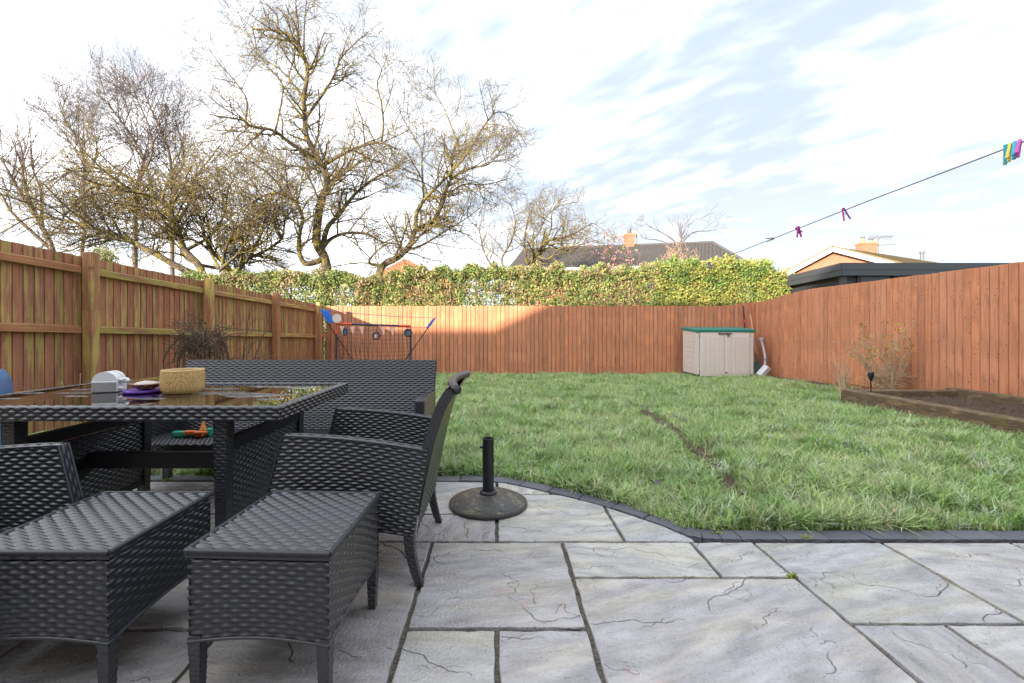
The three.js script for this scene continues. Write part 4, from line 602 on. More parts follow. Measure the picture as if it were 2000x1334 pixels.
// ---- things on the table (top at 0.722)
const TT = 0.7225;
{
  const t = thing('white_box', V(-2.10, TT, 2.41), 'white box with a stone-textured front and a rounded lid on the glass table', 'box'); t.rotation.y = 0.28;
  const stone = new THREE.MeshStandardMaterial({ color: col(0.80, 0.78, 0.76), roughness: 0.95, bumpMap: nmapNoise, bumpScale: 0.02 }), wm = mat(0.74, 0.74, 0.76, 0.35);
  mesh('body', box(0.115, 0.058, 0.105, 0, 0.029, 0, 0.004), wm, t); mesh('stone_front', box(0.107, 0.05, 0.006, 0, 0.028, 0.054), stone, t);
  const half = (z, r, d) => { const g = new THREE.CylinderGeometry(r, r, d, 28, 1, false, Math.PI / 2, Math.PI); g.rotateX(Math.PI / 2); g.scale(1, 0.9, 1); g.rotateZ(0); return g.translate(0, 0.0585, z); };
  mesh('lid', [half(0.036, 0.055, 0.028), half(0.0, 0.0525, 0.03), half(-0.034, 0.055, 0.026)].map((g) => { return g; }), wm, t);
  const r = rng(92); mesh('tissue', [...Array(6)].map(() => new THREE.IcosahedronGeometry(0.012 + 0.008 * r(), 1).scale(1, 0.7, 1).translate(0.062 + 0.02 * r(), 0.014 + 0.055 * r(), -0.03 + 0.07 * r())), wm, t);
}
{
  const p = thing('purple_disc', V(-1.885, TT, 2.37), 'flat purple plastic disc lying under the brown dish', 'disc');
  mesh('plate', new THREE.LatheGeometry([[0, 0.003], [0.078, 0.004], [0.083, 0.0], [0.087, 0.004], [0.086, 0.012], [0.080, 0.016], [0.072, 0.012], [0, 0.011]].map(([x, y]) => new THREE.Vector2(x, y)), 40), mat(0.10, 0.022, 0.30, 0.35), p); mesh('handle', box(0.03, 0.008, 0.02, -0.093, 0.006, 0, 0.003), mat(0.10, 0.022, 0.30, 0.35), p);
  const d = thing('brown_dish', V(-1.868, TT + 0.0135, 2.37), 'brown shell-like dish with a pale filling on the purple disc', 'dish');
  mesh('dish', new THREE.LatheGeometry([[0, 0], [0.03, 0.001], [0.052, 0.014], [0.072, 0.03], [0.074, 0.034], [0.070, 0.035], [0.05, 0.022], [0, 0.012]].map(([x, y]) => new THREE.Vector2(x, y)), 36), new THREE.MeshPhysicalMaterial({ map: tex(256, 64, (u, v) => { const m = sst(-0.1, 0.4, fbm(u * 10, v * 3, 3)); return [mix(0.17, 0.55, m), mix(0.075, 0.36, m), mix(0.035, 0.2, m)]; }, { srgb: true }), roughness: 0.3 }), d);
  const g = new THREE.SphereGeometry(0.055, 24, 12), q = g.attributes.position; for (let i = 0; i < q.count; i++) { const k = 1 + 0.15 * n3(q.getX(i) * 60, q.getY(i) * 60, q.getZ(i) * 60); q.setXYZ(i, q.getX(i) * k, q.getY(i) * 0.36 * k, q.getZ(i) * k); } g.computeVertexNormals(); mesh('filling', g.translate(0, 0.026, 0), mat(0.55, 0.47, 0.41, 0.6), d);
}
{
  const t = thing('cane_bowl', V(-1.678, TT, 2.375), 'straight-sided yellow stoneware pet bowl with a pressed pattern', 'bowl');
  const relief = tex(1024, 128, (u, v) => { const x = u * 12, i = Math.floor(x), fx = x - i - 0.5, fy = (v - 0.5) * 1.1; let l = Math.abs(fx) > 0.47 ? 1 : 0; for (const [cx, cy, rr] of [[-0.5, -0.5, 0.5], [-0.5, -0.5, 0.75], [-0.5, -0.5, 1.0], [0.5, 0.6, 0.45], [0.5, 0.6, 0.7]]) l = Math.max(l, sst(0.035, 0.012, Math.abs(Math.hypot(fx - cx * (i % 2 ? 1 : -1), fy - cy) - rr))); const on = v > 0.12 && v < 0.88 ? 1 : 0; const h = 0.7 - 0.6 * l * on; return [h, h, h]; });
  const m = new THREE.MeshPhysicalMaterial({ color: col(0.62, 0.40, 0.155), roughness: 0.28, bumpMap: relief, bumpScale: 0.006 });
  const O = [[0.083, 0], [0.087, 0.004], [0.090, 0.01], [0.0965, 0.016], [0.0995, 0.035], [0.1005, 0.06], [0.1005, 0.085], [0.099, 0.108], [0.0965, 0.112], [0.099, 0.116], [0.097, 0.121], [0.092, 0.121]];
  const g = new THREE.LatheGeometry(O.map(([x, y]) => new THREE.Vector2(x, y)), 64), p = g.attributes.position, u = g.attributes.uv; for (let i = 0; i < p.count; i++) u.setY(i, p.getY(i) / 0.121);
  mesh('wall', g, m, t); mesh('inside', new THREE.LatheGeometry([[0.092, 0.121], [0.088, 0.115], [0.086, 0.03], [0.07, 0.014], [0, 0.012]].map(([x, y]) => new THREE.Vector2(x, y)), 48), mat(0.6, 0.44, 0.22, 0.3), t); mesh('base', new THREE.CylinderGeometry(0.083, 0.083, 0.004, 40).translate(0, 0.003, 0), m, t);
}
{
  const t = thing('plastic_toy', V(-2.075, 0.3275, 3.03), 'green and orange plastic toy left on the bench seat', 'toy'); t.rotation.y = 0.12;
  const gr = mat(0.03, 0.42, 0.22, 0.35), or = mat(0.75, 0.17, 0.03, 0.35), og = mat(0.8, 0.30, 0.06, 0.35);
  mesh('handle', [box(0.11, 0.036, 0.04, -0.065, 0.02, 0, 0.006), box(0.13, 0.014, 0.05, 0.05, 0.008, -0.02, 0.003), box(0.03, 0.05, 0.04, 0.105, 0.026, -0.01, 0.006)], gr, t);
  mesh('body', [new THREE.TorusGeometry(0.032, 0.013, 8, 20).rotateX(Math.PI / 2.3).translate(0.06, 0.028, 0.02), box(0.07, 0.03, 0.03, -0.005, 0.03, 0.022, 0.008), box(0.05, 0.03, 0.05, 0.065, 0.02, 0.03, 0.008)], or, t);
  mesh('fin', (() => { const g = new THREE.ConeGeometry(0.026, 0.07, 4); g.scale(1, 1, 0.4); return g.translate(0.068, 0.078, 0.0); })(), og, t);
}
{ // blue covered barbecue at the left edge
  const r = rng(95), t = thing('covered_barbecue', V(-3.72, 0, 2.96), 'rounded barbecue under a blue plastic cover beyond the end of the table', 'barbecue');
  const g = new THREE.LatheGeometry([[0.30, 0.02], [0.315, 0.03], [0.325, 0.4], [0.335, 0.6], [0.33, 0.7], [0.30, 0.765], [0.2, 0.81], [0.08, 0.83], [0, 0.832]].map(([x, y]) => new THREE.Vector2(x, y)), 48), p = g.attributes.position;
  for (let i = 0; i < p.count; i++) { const th = Math.atan2(p.getZ(i), p.getX(i)), y = p.getY(i), k = 1 + (0.03 * Math.sin(th * 9 + y * 4) + 0.02 * Math.sin(th * 17 - y * 6)) * sst(0.85, 0.3, y); p.setXYZ(i, p.getX(i) * k, y, p.getZ(i) * k); } g.computeVertexNormals();
  mesh('cover', g, mat(0.07, 0.17, 0.36, 0.38), t);
  for (const a of [0.5, 2.6, 4.7]) mesh('leg', new THREE.CylinderGeometry(0.015, 0.015, 0.1, 8).translate(Math.cos(a) * 0.2, 0.05, Math.sin(a) * 0.2), M.blackMetal, t);
}
console.log('furniture done');
// ================================================================ ALONG THE FENCES AND ON THE LAWN
{ // storage shed
  const t = thing('garden_store', V(5.55, gy(5.55, 11.2) - 0.005, 11.28), 'beige plastic garden store with two grooved doors and a green lid', 'garden store');
  const be = new THREE.MeshStandardMaterial({ color: col(0.72, 0.63, 0.57), roughness: 0.55, bumpMap: nmapNoise, bumpScale: 0.004 }), groove = mat(0.40, 0.34, 0.30, 0.7), green = mat(0.012, 0.20, 0.16, 0.4), dk = mat(0.05, 0.052, 0.06, 0.6), hn = mat(0.10, 0.07, 0.065, 0.5);
  const w = 0.71, d = 0.385, H = 1.15, base = -0.0;
  mesh('base', box(2 * w + 0.01, 0.09, 2 * d + 0.01, 0, 0.045, 0, 0.01), dk, t);
  mesh('body', [box(2 * w - 0.02, H - 0.09, 2 * d - 0.03, 0, 0.09 + (H - 0.09) / 2, -0.01), box(0.09, H - 0.05, 0.05, -w + 0.045, 0.06 + (H - 0.05) / 2, d - 0.025, 0.008), box(0.09, H - 0.05, 0.05, w - 0.045, 0.06 + (H - 0.05) / 2, d - 0.025, 0.008)], be, t);
  for (let k = 0; k < 8; k++) mesh('side_board', [box(0.012, 0.118, 2 * d - 0.14, -w + 0.002, 0.165 + k * 0.128, -0.01, 0.004)], be, t);
  for (let k = 0; k < 8; k++) mesh('side_board', [box(0.012, 0.118, 2 * d - 0.14, w - 0.002, 0.165 + k * 0.128, -0.01, 0.004)], be, t);
  for (const s of [-1, 1]) {
    const cx = s * 0.305, door = mesh('door', box(0.602, 1.08, 0.03, cx, 0.03 + 0.55, d + 0.0, 0.006), be, t);
    for (let k = 0; k < 5; k++) mesh('plank', box(0.098, 0.92, 0.012, cx + (k - 2) * 0.108, 0.56, d + 0.0165, 0.004), be, door);
    mesh('hinge', [box(0.02, 0.05, 0.02, cx + s * 0.305, 1.02, d + 0.012), box(0.02, 0.05, 0.02, cx + s * 0.305, 0.15, d + 0.012)], groove, door);
  }
  mesh('handle', [box(0.15, 0.026, 0.03, -0.085, 1.085, d + 0.03, 0.005), box(0.15, 0.026, 0.03, 0.085, 1.085, d + 0.03, 0.005)], hn, t); mesh('padlock', [box(0.022, 0.05, 0.02, 0.075, 1.03, d + 0.05, 0.004), box(0.06, 0.012, 0.02, 0.06, 1.068, d + 0.04)], dk, t); mesh('bolt', box(0.025, 0.05, 0.02, 0.03, 0.13, d + 0.028, 0.004), dk, t);
  const lid = new RoundedBoxGeometry(2 * w + 0.05, 0.075, 2 * d + 0.07, 2, 0.02), p = lid.attributes.position; for (let i = 0; i < p.count; i++) p.setY(i, p.getY(i) - p.getZ(i) * 0.07 + 0.02 * (1 - Math.abs(p.getX(i)) / w) * (p.getY(i) > 0 ? 1 : 0)); lid.computeVertexNormals(); mesh('lid', lid.translate(0, H + 0.035, 0), green, t);
}
{ // tools leaning beside it
  const wood = mat(0.48, 0.30, 0.17, 0.7), grey = mat(0.45, 0.46, 0.48, 0.45), grn = mat(0.05, 0.12, 0.11, 0.5), g0 = (Z) => gy(6.45, Z);
  const sp = thing('garden_spade', null, 'wooden-handled garden spade leaning in the fence corner beside the store', 'spade');
  mesh('handle', tube([V(6.50, 0.42, 11.2), V(6.55, 1.44, 11.55)], [0.018, 0.016], 8, true), wood, sp); mesh('blade', [bar(V(6.475, g0(11.1), 11.08), V(6.49, 0.22, 11.15), 0.17, 0.012), tube([V(6.488, 0.2, 11.14), V(6.505, 0.5, 11.23)], [0.024, 0.02], 8)], grn, sp);
  const fk = thing('garden_fork', null, 'black-handled long tool standing upright against the corner of the fence', 'garden tool');
  mesh('handle', tube([V(6.44, 0.25, 11.5), V(6.475, 1.66, 11.74)], [0.018, 0.02], 8, true), M.blackMetal, fk); mesh('socket', tube([V(6.462, 1.22, 11.66), V(6.464, 1.30, 11.68)], [0.022, 0.022], 8, true), mat(0.4, 0.05, 0.06, 0.5), fk); mesh('head', [...[-1, 0, 1].map((k) => tube([V(6.44 + k * 0.035, g0(11.4), 11.42), V(6.44 + k * 0.035, 0.2, 11.47)], [0.005, 0.008], 6)), bar(V(6.40, 0.2, 11.47), V(6.48, 0.2, 11.47), 0.02, 0.02), tube([V(6.44, 0.2, 11.47), V(6.441, 0.3, 11.505)], [0.014, 0.018], 7)], M.blackMetal, fk);
  const st = thing('grass_trimmer', null, 'pale grey grass trimmer with a bent grip propped against the tall orange fence', 'trimmer');
  mesh('shaft', tube([V(6.57, 0.16, 10.95), V(6.60, 0.40, 11.0), V(6.61, 0.62, 11.1), V(6.60, 0.74, 11.15), V(6.56, 0.84, 11.16)], [0.028, 0.03, 0.028, 0.03, 0.034], 9, true), grey, st);
  mesh('grip', tube([V(6.61, 0.74, 11.15), V(6.655, 0.83, 11.17), V(6.66, 0.75, 11.17)], [0.022, 0.02, 0.02], 8, true), mat(0.3, 0.31, 0.33, 0.5), st); mesh('band', tube([V(6.585, 0.27, 10.975), V(6.59, 0.32, 10.985)], [0.033, 0.033], 9, true), mat(0.1, 0.3, 0.45, 0.5), st);
  const hd = mesh('guard', box(0.13, 0.30, 0.16, 0, 0, 0, 0.02), mat(0.62, 0.62, 0.63, 0.5), st); hd.position.copy(V(6.475, 0.02, 10.85)); hd.rotation.set(0.25, 0.2, -0.72);
}
{ // raised bed
  const t = thing('raised_bed', null, 'raised bed of dark weathered timber sleepers filled with soil beside the tall orange fence', 'raised bed');
  const sm = new THREE.MeshStandardMaterial({ map: tex(512, 256, (u, v) => { const g = fbm(u * 4, v * 26, 4), b = n2(u * 60, v * 60), l = sst(0.05, 0.5, fbm(u * 5 + 9, v * 4, 3)), ms = sst(0.2, 0.5, fbm(u * 6 + 30, v * 3, 3)) * 0.6; const k = 0.9 + 0.35 * g + 0.1 * b; return [mix(mix(0.15, 0.27, l), 0.17, ms) * k, mix(mix(0.10, 0.18, l), 0.165, ms) * k, mix(mix(0.06, 0.10, l), 0.05, ms) * k]; }, { srgb: true }), bumpMap: nmapNoise, bumpScale: 0.01, roughness: 0.9 });
  const sl = (X0, X1, Z0, Z1, y0, y1) => { const g = new RoundedBoxGeometry(X1 - X0, y1 - y0, Z1 - Z0, 2, 0.012), p = g.attributes.position, u = g.attributes.uv, long = X1 - X0 > Z1 - Z0; for (let i = 0; i < p.count; i++) u.setXY(i, (long ? p.getX(i) : p.getZ(i)) * 0.6, (p.getY(i) + (long ? p.getZ(i) : p.getX(i))) * 1.2 + X0); return g.translate((X0 + X1) / 2, (y0 + y1) / 2, -(Z0 + Z1) / 2); };
  mesh('sleeper', sl(5.08, 5.27, 2.6, 6.60, -0.06, 0.165), sm, t); mesh('sleeper', sl(5.275, 6.62, 6.42, 6.595, -0.06, 0.163), sm, t); mesh('sleeper', sl(6.625, 6.80, 2.6, 6.6, -0.06, 0.185), sm, t); mesh('sleeper', sl(5.275, 6.62, 2.6, 2.77, -0.06, 0.163), sm, t);
  const r = rng(111); mesh('soil', sheet(5.25, 6.65, 2.75, 6.44, 70, 180, (X, Z) => 0.07 + 0.05 * fbm(X * 6, Z * 6, 5) + 0.022 * n2(X * 24, Z * 24)), soilMat, t);
}
{ // solar light
  const t = thing('solar_light', V(5.33, 0.07, 6.36), 'black solar stake light standing at the corner of the raised bed', 'garden light');
  mesh('stake', new THREE.CylinderGeometry(0.009, 0.006, 0.30, 8).translate(0, 0.13, 0), M.blackMetal, t);
  mesh('head', new THREE.LatheGeometry([[0, 0.24], [0.014, 0.245], [0.03, 0.29], [0.038, 0.33], [0.037, 0.36], [0.028, 0.378], [0, 0.382]].map(([x, y]) => new THREE.Vector2(x, y)), 20), mat(0.015, 0.017, 0.02, 0.15), t);
}
{ // goal and net set near the far corner
  const G = -0.13, Zg = 10.3, gp = (x, y, Z = Zg) => P(x, y, Z), t = thing('sports_goal', V(gp(730, 700).x, G, Zg), 'children\'s goal with orange corners, netting and blue sleeves near the fence corner', 'goal'), o = t.position.clone(), L = (a) => a.map((p) => p.clone().sub(o));
  const navy = mat(0.03, 0.04, 0.085, 0.5), orange = mat(0.80, 0.10, 0.035, 0.45), blue = mat(0.02, 0.16, 0.62, 0.5, { side: THREE.DoubleSide }), netM = mat(0.03, 0.03, 0.06, 0.8), black = M.blackMetal;
  const xl = gp(657, 700).x, xr = gp(802, 700).x, yt = gp(657, 632).y, yr = gp(805, 637).y, z = -Zg, Vv = (x, y, zz = z) => v3(x, y, zz);
  const T = (name, pts, r, m, s = 8) => mesh(name, tube(L(pts), Array(pts.length).fill(r), s, true), m, t);
  T('post', [Vv(xl, G), Vv(xl, yt - 0.24)], 0.024, navy); T('post', [Vv(xr, G), Vv(xr, yr - 0.12)], 0.024, navy);
  T('corner_tube', [Vv(xl, yt - 0.24), Vv(xl, yt), Vv(xl + 0.36, mix(yt, yr, 0.2))], 0.028, orange); T('corner_tube', [Vv(xr, yr - 0.12), Vv(xr, yr), Vv(xr - 0.26, mix(yt, yr, 0.85))], 0.028, orange);
  T('crossbar', [Vv(xl + 0.36, mix(yt, yr, 0.2)), Vv(xr - 0.26, mix(yt, yr, 0.85))], 0.023, navy);
  const back = z - 0.75; T('ground_bar', [Vv(xl, G + 0.02), Vv(xl, G + 0.02, back), Vv(xr, G + 0.02, back), Vv(xr, G + 0.02)], 0.016, navy);
  const cells = []; const nb = (u, v) => { const x = mix(xl, xr, u); return Vv(x, mix(mix(yt, yr, u) - 0.02, G + 0.02, v) - 0.05 * Math.sin(Math.PI * u) * Math.sin(Math.PI * v), mix(z - 0.02, back, v * v)); };
  for (let i = 0; i <= 18; i++) cells.push(tube(L([...Array(9)].map((_, k) => nb(i / 18, k / 8))), Array(9).fill(0.0035), 3)); for (let j = 0; j <= 13; j++) cells.push(tube(L([...Array(13)].map((_, k) => nb(k / 12, j / 13))), Array(13).fill(0.0035), 3));
  mesh('net', cells, netM, t);
  const A = [gp(625, 604), gp(641, 606), gp(655, 630), gp(641, 631)], B = [gp(852, 620), gp(844, 624), gp(832, 641), gp(840, 638)];
  for (const q of [A, B]) mesh('sleeve', (() => { const g = new THREE.BufferGeometry(), pos = []; for (const dz of [0.03, -0.03]) for (const p of L(q)) pos.push(p.x, p.y, p.z + dz); g.setAttribute('position', new THREE.Float32BufferAttribute(pos, 3)); g.setIndex([0, 3, 2, 0, 2, 1, 4, 5, 6, 4, 6, 7, 0, 1, 5, 0, 5, 4, 1, 2, 6, 1, 6, 5, 2, 3, 7, 2, 7, 6, 3, 0, 4, 3, 4, 7]); return g.toNonIndexed(); })(), blue, t);
  const pole = (a, b) => { const c = a.clone().sub(b), k = (a.y - G) / c.y; return a.clone().addScaledVector(c, -k); };
  T('net_pole', [gp(638, 628), pole(gp(638, 628), gp(690, 705))], 0.012, black); T('net_pole', [gp(846, 626), pole(gp(846, 626), gp(790, 705))], 0.012, black);
  T('net_line', [gp(634, 606), gp(690, 612), gp(770, 618), gp(850, 621)], 0.006, mat(0.12, 0.1, 0.3, 0.6), 4); T('net_line', [gp(655, 631), gp(740, 638), gp(838, 640)], 0.006, mat(0.25, 0.12, 0.1, 0.6), 4);
  const target = (x, y, c) => { const p = gp(x, y, Zg - 0.06).sub(o), d = mesh('target', (() => { const g = new THREE.TorusGeometry(0.078, 0.02, 8, 26); g.scale(x < 690 ? 0.55 : 1, 1, 1); return g.translate(p.x, p.y, p.z); })(), navy, t); mesh('centre', [new THREE.CircleGeometry(0.075, 22).scale(x < 690 ? 0.55 : 1, 1, 1).translate(p.x, p.y, p.z)], c, d); mesh('strap', box(0.014, 0.09, 0.006, p.x, p.y + 0.12, p.z), navy, d); };
  const wheel = new THREE.MeshStandardMaterial({ map: tex(128, 128, (u, v) => { const a = Math.atan2(v - 0.5, u - 0.5), k = Math.floor((a + Math.PI) / (2 * Math.PI) * 4); return [[0.55, 0.5, 0.2], [0.6, 0.07, 0.1], [0.5, 0.16, 0.06], [0.5, 0.52, 0.42]][k % 4]; }, { srgb: true }), roughness: 0.6 });
  target(674, 648, mat(0.05, 0.16, 0.22, 0.6)); target(735, 656, wheel); target(797, 650, mat(0.10, 0.13, 0.13, 0.6));
  for (const x of [668, 688, 706, 748, 766]) { const p = gp(x, 637 + (x - 660) * 0.02, Zg - 0.03).sub(o), g = new THREE.BufferGeometry(); g.setAttribute('position', new THREE.Float32BufferAttribute([-0.055, 0, 0, 0.055, 0, 0, 0.02, -0.2, 0.01].map((v, i) => v + [p.x, p.y, p.z][i % 3]), 3)); g.setIndex([0, 2, 1]); g.computeVertexNormals(); mesh('pennant', g, mat(0.80, 0.48, 0.40, 0.8, { side: THREE.DoubleSide }), t); }
  mesh('white_disc', new THREE.CylinderGeometry(0.105, 0.105, 0.02, 30).rotateX(Math.PI / 2).translate(...L([gp(658, 622, Zg - 0.05)])[0].toArray()), mat(0.72, 0.62, 0.55, 0.6), t);
}
// ---- plants along the fences
const stemTan = mat(0.52, 0.38, 0.25, 0.85), stemDark = mat(0.10, 0.065, 0.05, 0.85);
function shrub(name, label, X, Z, stems, hgt, spread, o, ms, mf, leaves, seed) {
  const r = rng(seed), y = gy(X, Z), t = thing(name, V(X, y, Z), label, 'shrub'), limbs = [...Array(stems)].map((_, i) => { const a = i / stems * 6.28 + r(), k = Math.sqrt((i + 0.5) / stems), h = hgt * (0.7 + 0.3 * r()) * (1.05 - 0.25 * k), b = v3(Math.cos(a) * 0.05 * k, -0.02, Math.sin(a) * 0.05 * k); return { p: [b, v3(Math.cos(a) * spread * k * 0.45, h * 0.5, Math.sin(a) * spread * k * 0.35), v3(Math.cos(a) * spread * k, h, Math.sin(a) * spread * k * 0.6)], r0: o.r0, r1: 0.004 }; });
  const g = grow(seed + 1, limbs, o); mesh('stem', g.thick, ms, t); const f = [...g.fineA, ...g.fineB]; if (f.length) mesh('twig', f, mf, t);
  if (leaves) { const sp = []; for (const q of f) { if (r() > leaves.share) continue; const p = q.attributes.position, i = p.count - 1; if (p.getY(i) < hgt * leaves.low) continue; sp.push({ p: v3(p.getX(i), p.getY(i), p.getZ(i)), s: leaves.s * (0.6 + 0.7 * r()), c: col(leaves.c[0] * (0.8 + 0.4 * r()), leaves.c[1] * (0.8 + 0.4 * r()), leaves.c[2]) }); } if (sp.length) scatter('foliage', leafGeo(4, 0.03, 0.04, 0.022, seed), leafMat, sp, t); }
  return t;
}
const shO = { dens: [13, 11, 6], len: [0.36, 0.17, 0.08], rad: [0.009, 0.006, 0.004], tip: 0.0032, kink: 0.75, levels: 2, bare: 0.12, r0: 0.017, up: 0.2, forward: 0.35 };
shrub('bare_shrub', 'tan bare shrub with yellow buds spreading against the tall orange fence behind the raised bed', 6.45, 7.35, 14, 1.25, 0.78, shO, stemTan, stemTan, { share: 0.4, low: 0.5, s: 1.3, c: [0.5, 0.33, 0.05] }, 201);
shrub('bare_shrub', 'narrow upright bundle of tan stems beside the solar light', 5.86, 7.55, 10, 0.72, 0.2, { ...shO, dens: [6, 6, 5], len: [0.2, 0.1, 0.06] }, stemTan, stemTan, { share: 0.2, low: 0.6, s: 0.7, c: [0.5, 0.33, 0.06] }, 203);
shrub('sapling', 'thin dark leafless sapling in front of the mossy railed fence', -3.92, 6.75, 4, 1.45, 0.5, { ...shO, dens: [4.5, 5, 5], len: [0.55, 0.28, 0.14], r0: 0.016, bare: 0.3 }, stemDark, stemDark, null, 205);
{ // dead mop-headed shrub
  const r = rng(211), X = -3.95, Z = 5.85, t = thing('dead_shrub', V(X, gy(X, Z), Z), 'dead brown shrub with a tangled drooping mop of stems by the mossy railed fence', 'shrub'), st = [], mop = [];
  for (let i = 0; i < 14; i++) { const a = r() * 6.28, k = 0.1 + 0.25 * r(); st.push(tube(smooth([v3(0, -0.02, 0), v3(Math.cos(a) * k * 0.9, 0.35, Math.sin(a) * k * 0.6), v3(Math.cos(a) * k * 1.25, 0.7, Math.sin(a) * k), v3(Math.cos(a) * k * 0.6 + 0.08, 1.02 + 0.12 * r(), Math.sin(a) * k * 0.5)], 12), Array(13).fill(0.007), 4)); }
  for (let i = 0; i < 90; i++) { const a = r() * 6.28, k = 0.03 + 0.23 * Math.sqrt(r()), h = 1.10 - 0.6 * k - 0.2 * r(), d = 0.05 + 0.34 * r(); mop.push(tube(smooth([v3(Math.cos(a) * k * 0.3 + 0.06, h, Math.sin(a) * k * 0.3), v3(Math.cos(a) * k * 0.9 + 0.06, h + 0.05, Math.sin(a) * k * 0.9), v3(Math.cos(a + 0.9 * (r() - 0.5)) * k * (0.9 + 0.5 * r()) + 0.06, h - d * 0.55, Math.sin(a) * k * 1.1), v3(Math.cos(a + 2.2 * (r() - 0.5)) * k * (0.6 + 0.9 * r()) + 0.06, h - d, Math.sin(a) * k)], 8), [0.004, 0.005, 0.005, 0.005, 0.004, 0.004, 0.003, 0.003, 0.002], 3)); }
  for (let i = 0; i < 150; i++) { const a = r() * 6.28, u = r() * 2 - 1, q = [v3(Math.cos(a) * 0.2 * Math.sqrt(1 - u * u) + 0.05, 0.92 + 0.2 * u, Math.sin(a) * 0.18)], d = v3(r() - 0.5, r() - 0.35, r() - 0.5).normalize(); for (let k = 0; k < 6; k++) { d.add(v3(r() - 0.5, r() - 0.55, r() - 0.5).multiplyScalar(0.9)).normalize(); q.push(q[k].clone().addScaledVector(d, 0.055)); } mop.push(tube(q, [0.005, 0.005, 0.005, 0.004, 0.004, 0.003, 0.002], 3)); }
  mesh('stem', st, stemDark, t); mesh('tangle', mop, mat(0.17, 0.115, 0.08, 0.85), t);
}
shrub('young_plant', 'spindly yellow-leaved plant below the rails of the mossy railed fence', -4.2, 4.45, 5, 0.8, 0.2, { ...shO, dens: [4, 4, 4], len: [0.22, 0.1, 0.06], r0: 0.006 }, stemTan, stemTan, { share: 0.6, low: 0.3, s: 1.2, c: [0.45, 0.42, 0.06] }, 221);
shrub('young_plant', 'low yellow-flowering plant at the foot of the mossy railed fence behind the white box', -4.1, 4.95, 6, 0.55, 0.3, { ...shO, dens: [4, 4, 4], len: [0.2, 0.1, 0.06], r0: 0.005 }, stemTan, stemTan, { share: 0.6, low: 0.3, s: 1.0, c: [0.5, 0.46, 0.05] }, 223);
{ const X = -3.95, Z = 3.75, t = thing('leafy_plant', V(X, gy(X, Z) + 0.01, Z), 'low rosette of long green leaves in the soil seen under the table', 'plant'), r = rng(231); for (let i = 0; i < 16; i++) { const a = i * 2.4, l = 0.16 + 0.1 * r(), pts = smooth([v3(0, 0, 0), v3(Math.cos(a) * l * 0.5, 0.09, Math.sin(a) * l * 0.5), v3(Math.cos(a) * l, 0.05, Math.sin(a) * l)], 6), g = new THREE.PlaneGeometry(1, 1, 1, 6), p = g.attributes.position; for (let k = 0; k < p.count; k++) { const j = Math.floor(k / 2), s = k % 2 ? 1 : -1, w = 0.022 * Math.sin(Math.PI * (0.1 + 0.88 * j / 6)); p.setXYZ(k, pts[j].x - Math.sin(a) * w * s, pts[j].y + 0.004 * s * s, pts[j].z + Math.cos(a) * w * s); } g.computeVertexNormals(); mesh('leaf', g, leafMatGreen(), t); } }
function leafMatGreen() { return leafMatGreen.m ??= mat(0.24, 0.31, 0.10, 0.5, { transmission: 0.25, side: THREE.DoubleSide }); }
{ // green cord stapled along the middle rail
  const f = (x, y) => { const X = LEFT + 0.075, Z = -(X * F) / (CX - x) , q = P(x, y, Z); return v3(X, q.y, -Z); };
  ud(mesh('green_hose', tube(smooth([f(338, 631), f(366, 631.5), f(396, 631), f(420, 637), f(460, 642), f(500, 645), f(530, 648)], 30), Array(31).fill(0.007), 6, true), mat(0.03, 0.09, 0.06, 0.6)), 'thin dark green hose running along the middle rail of the mossy railed fence', 'hose');
}
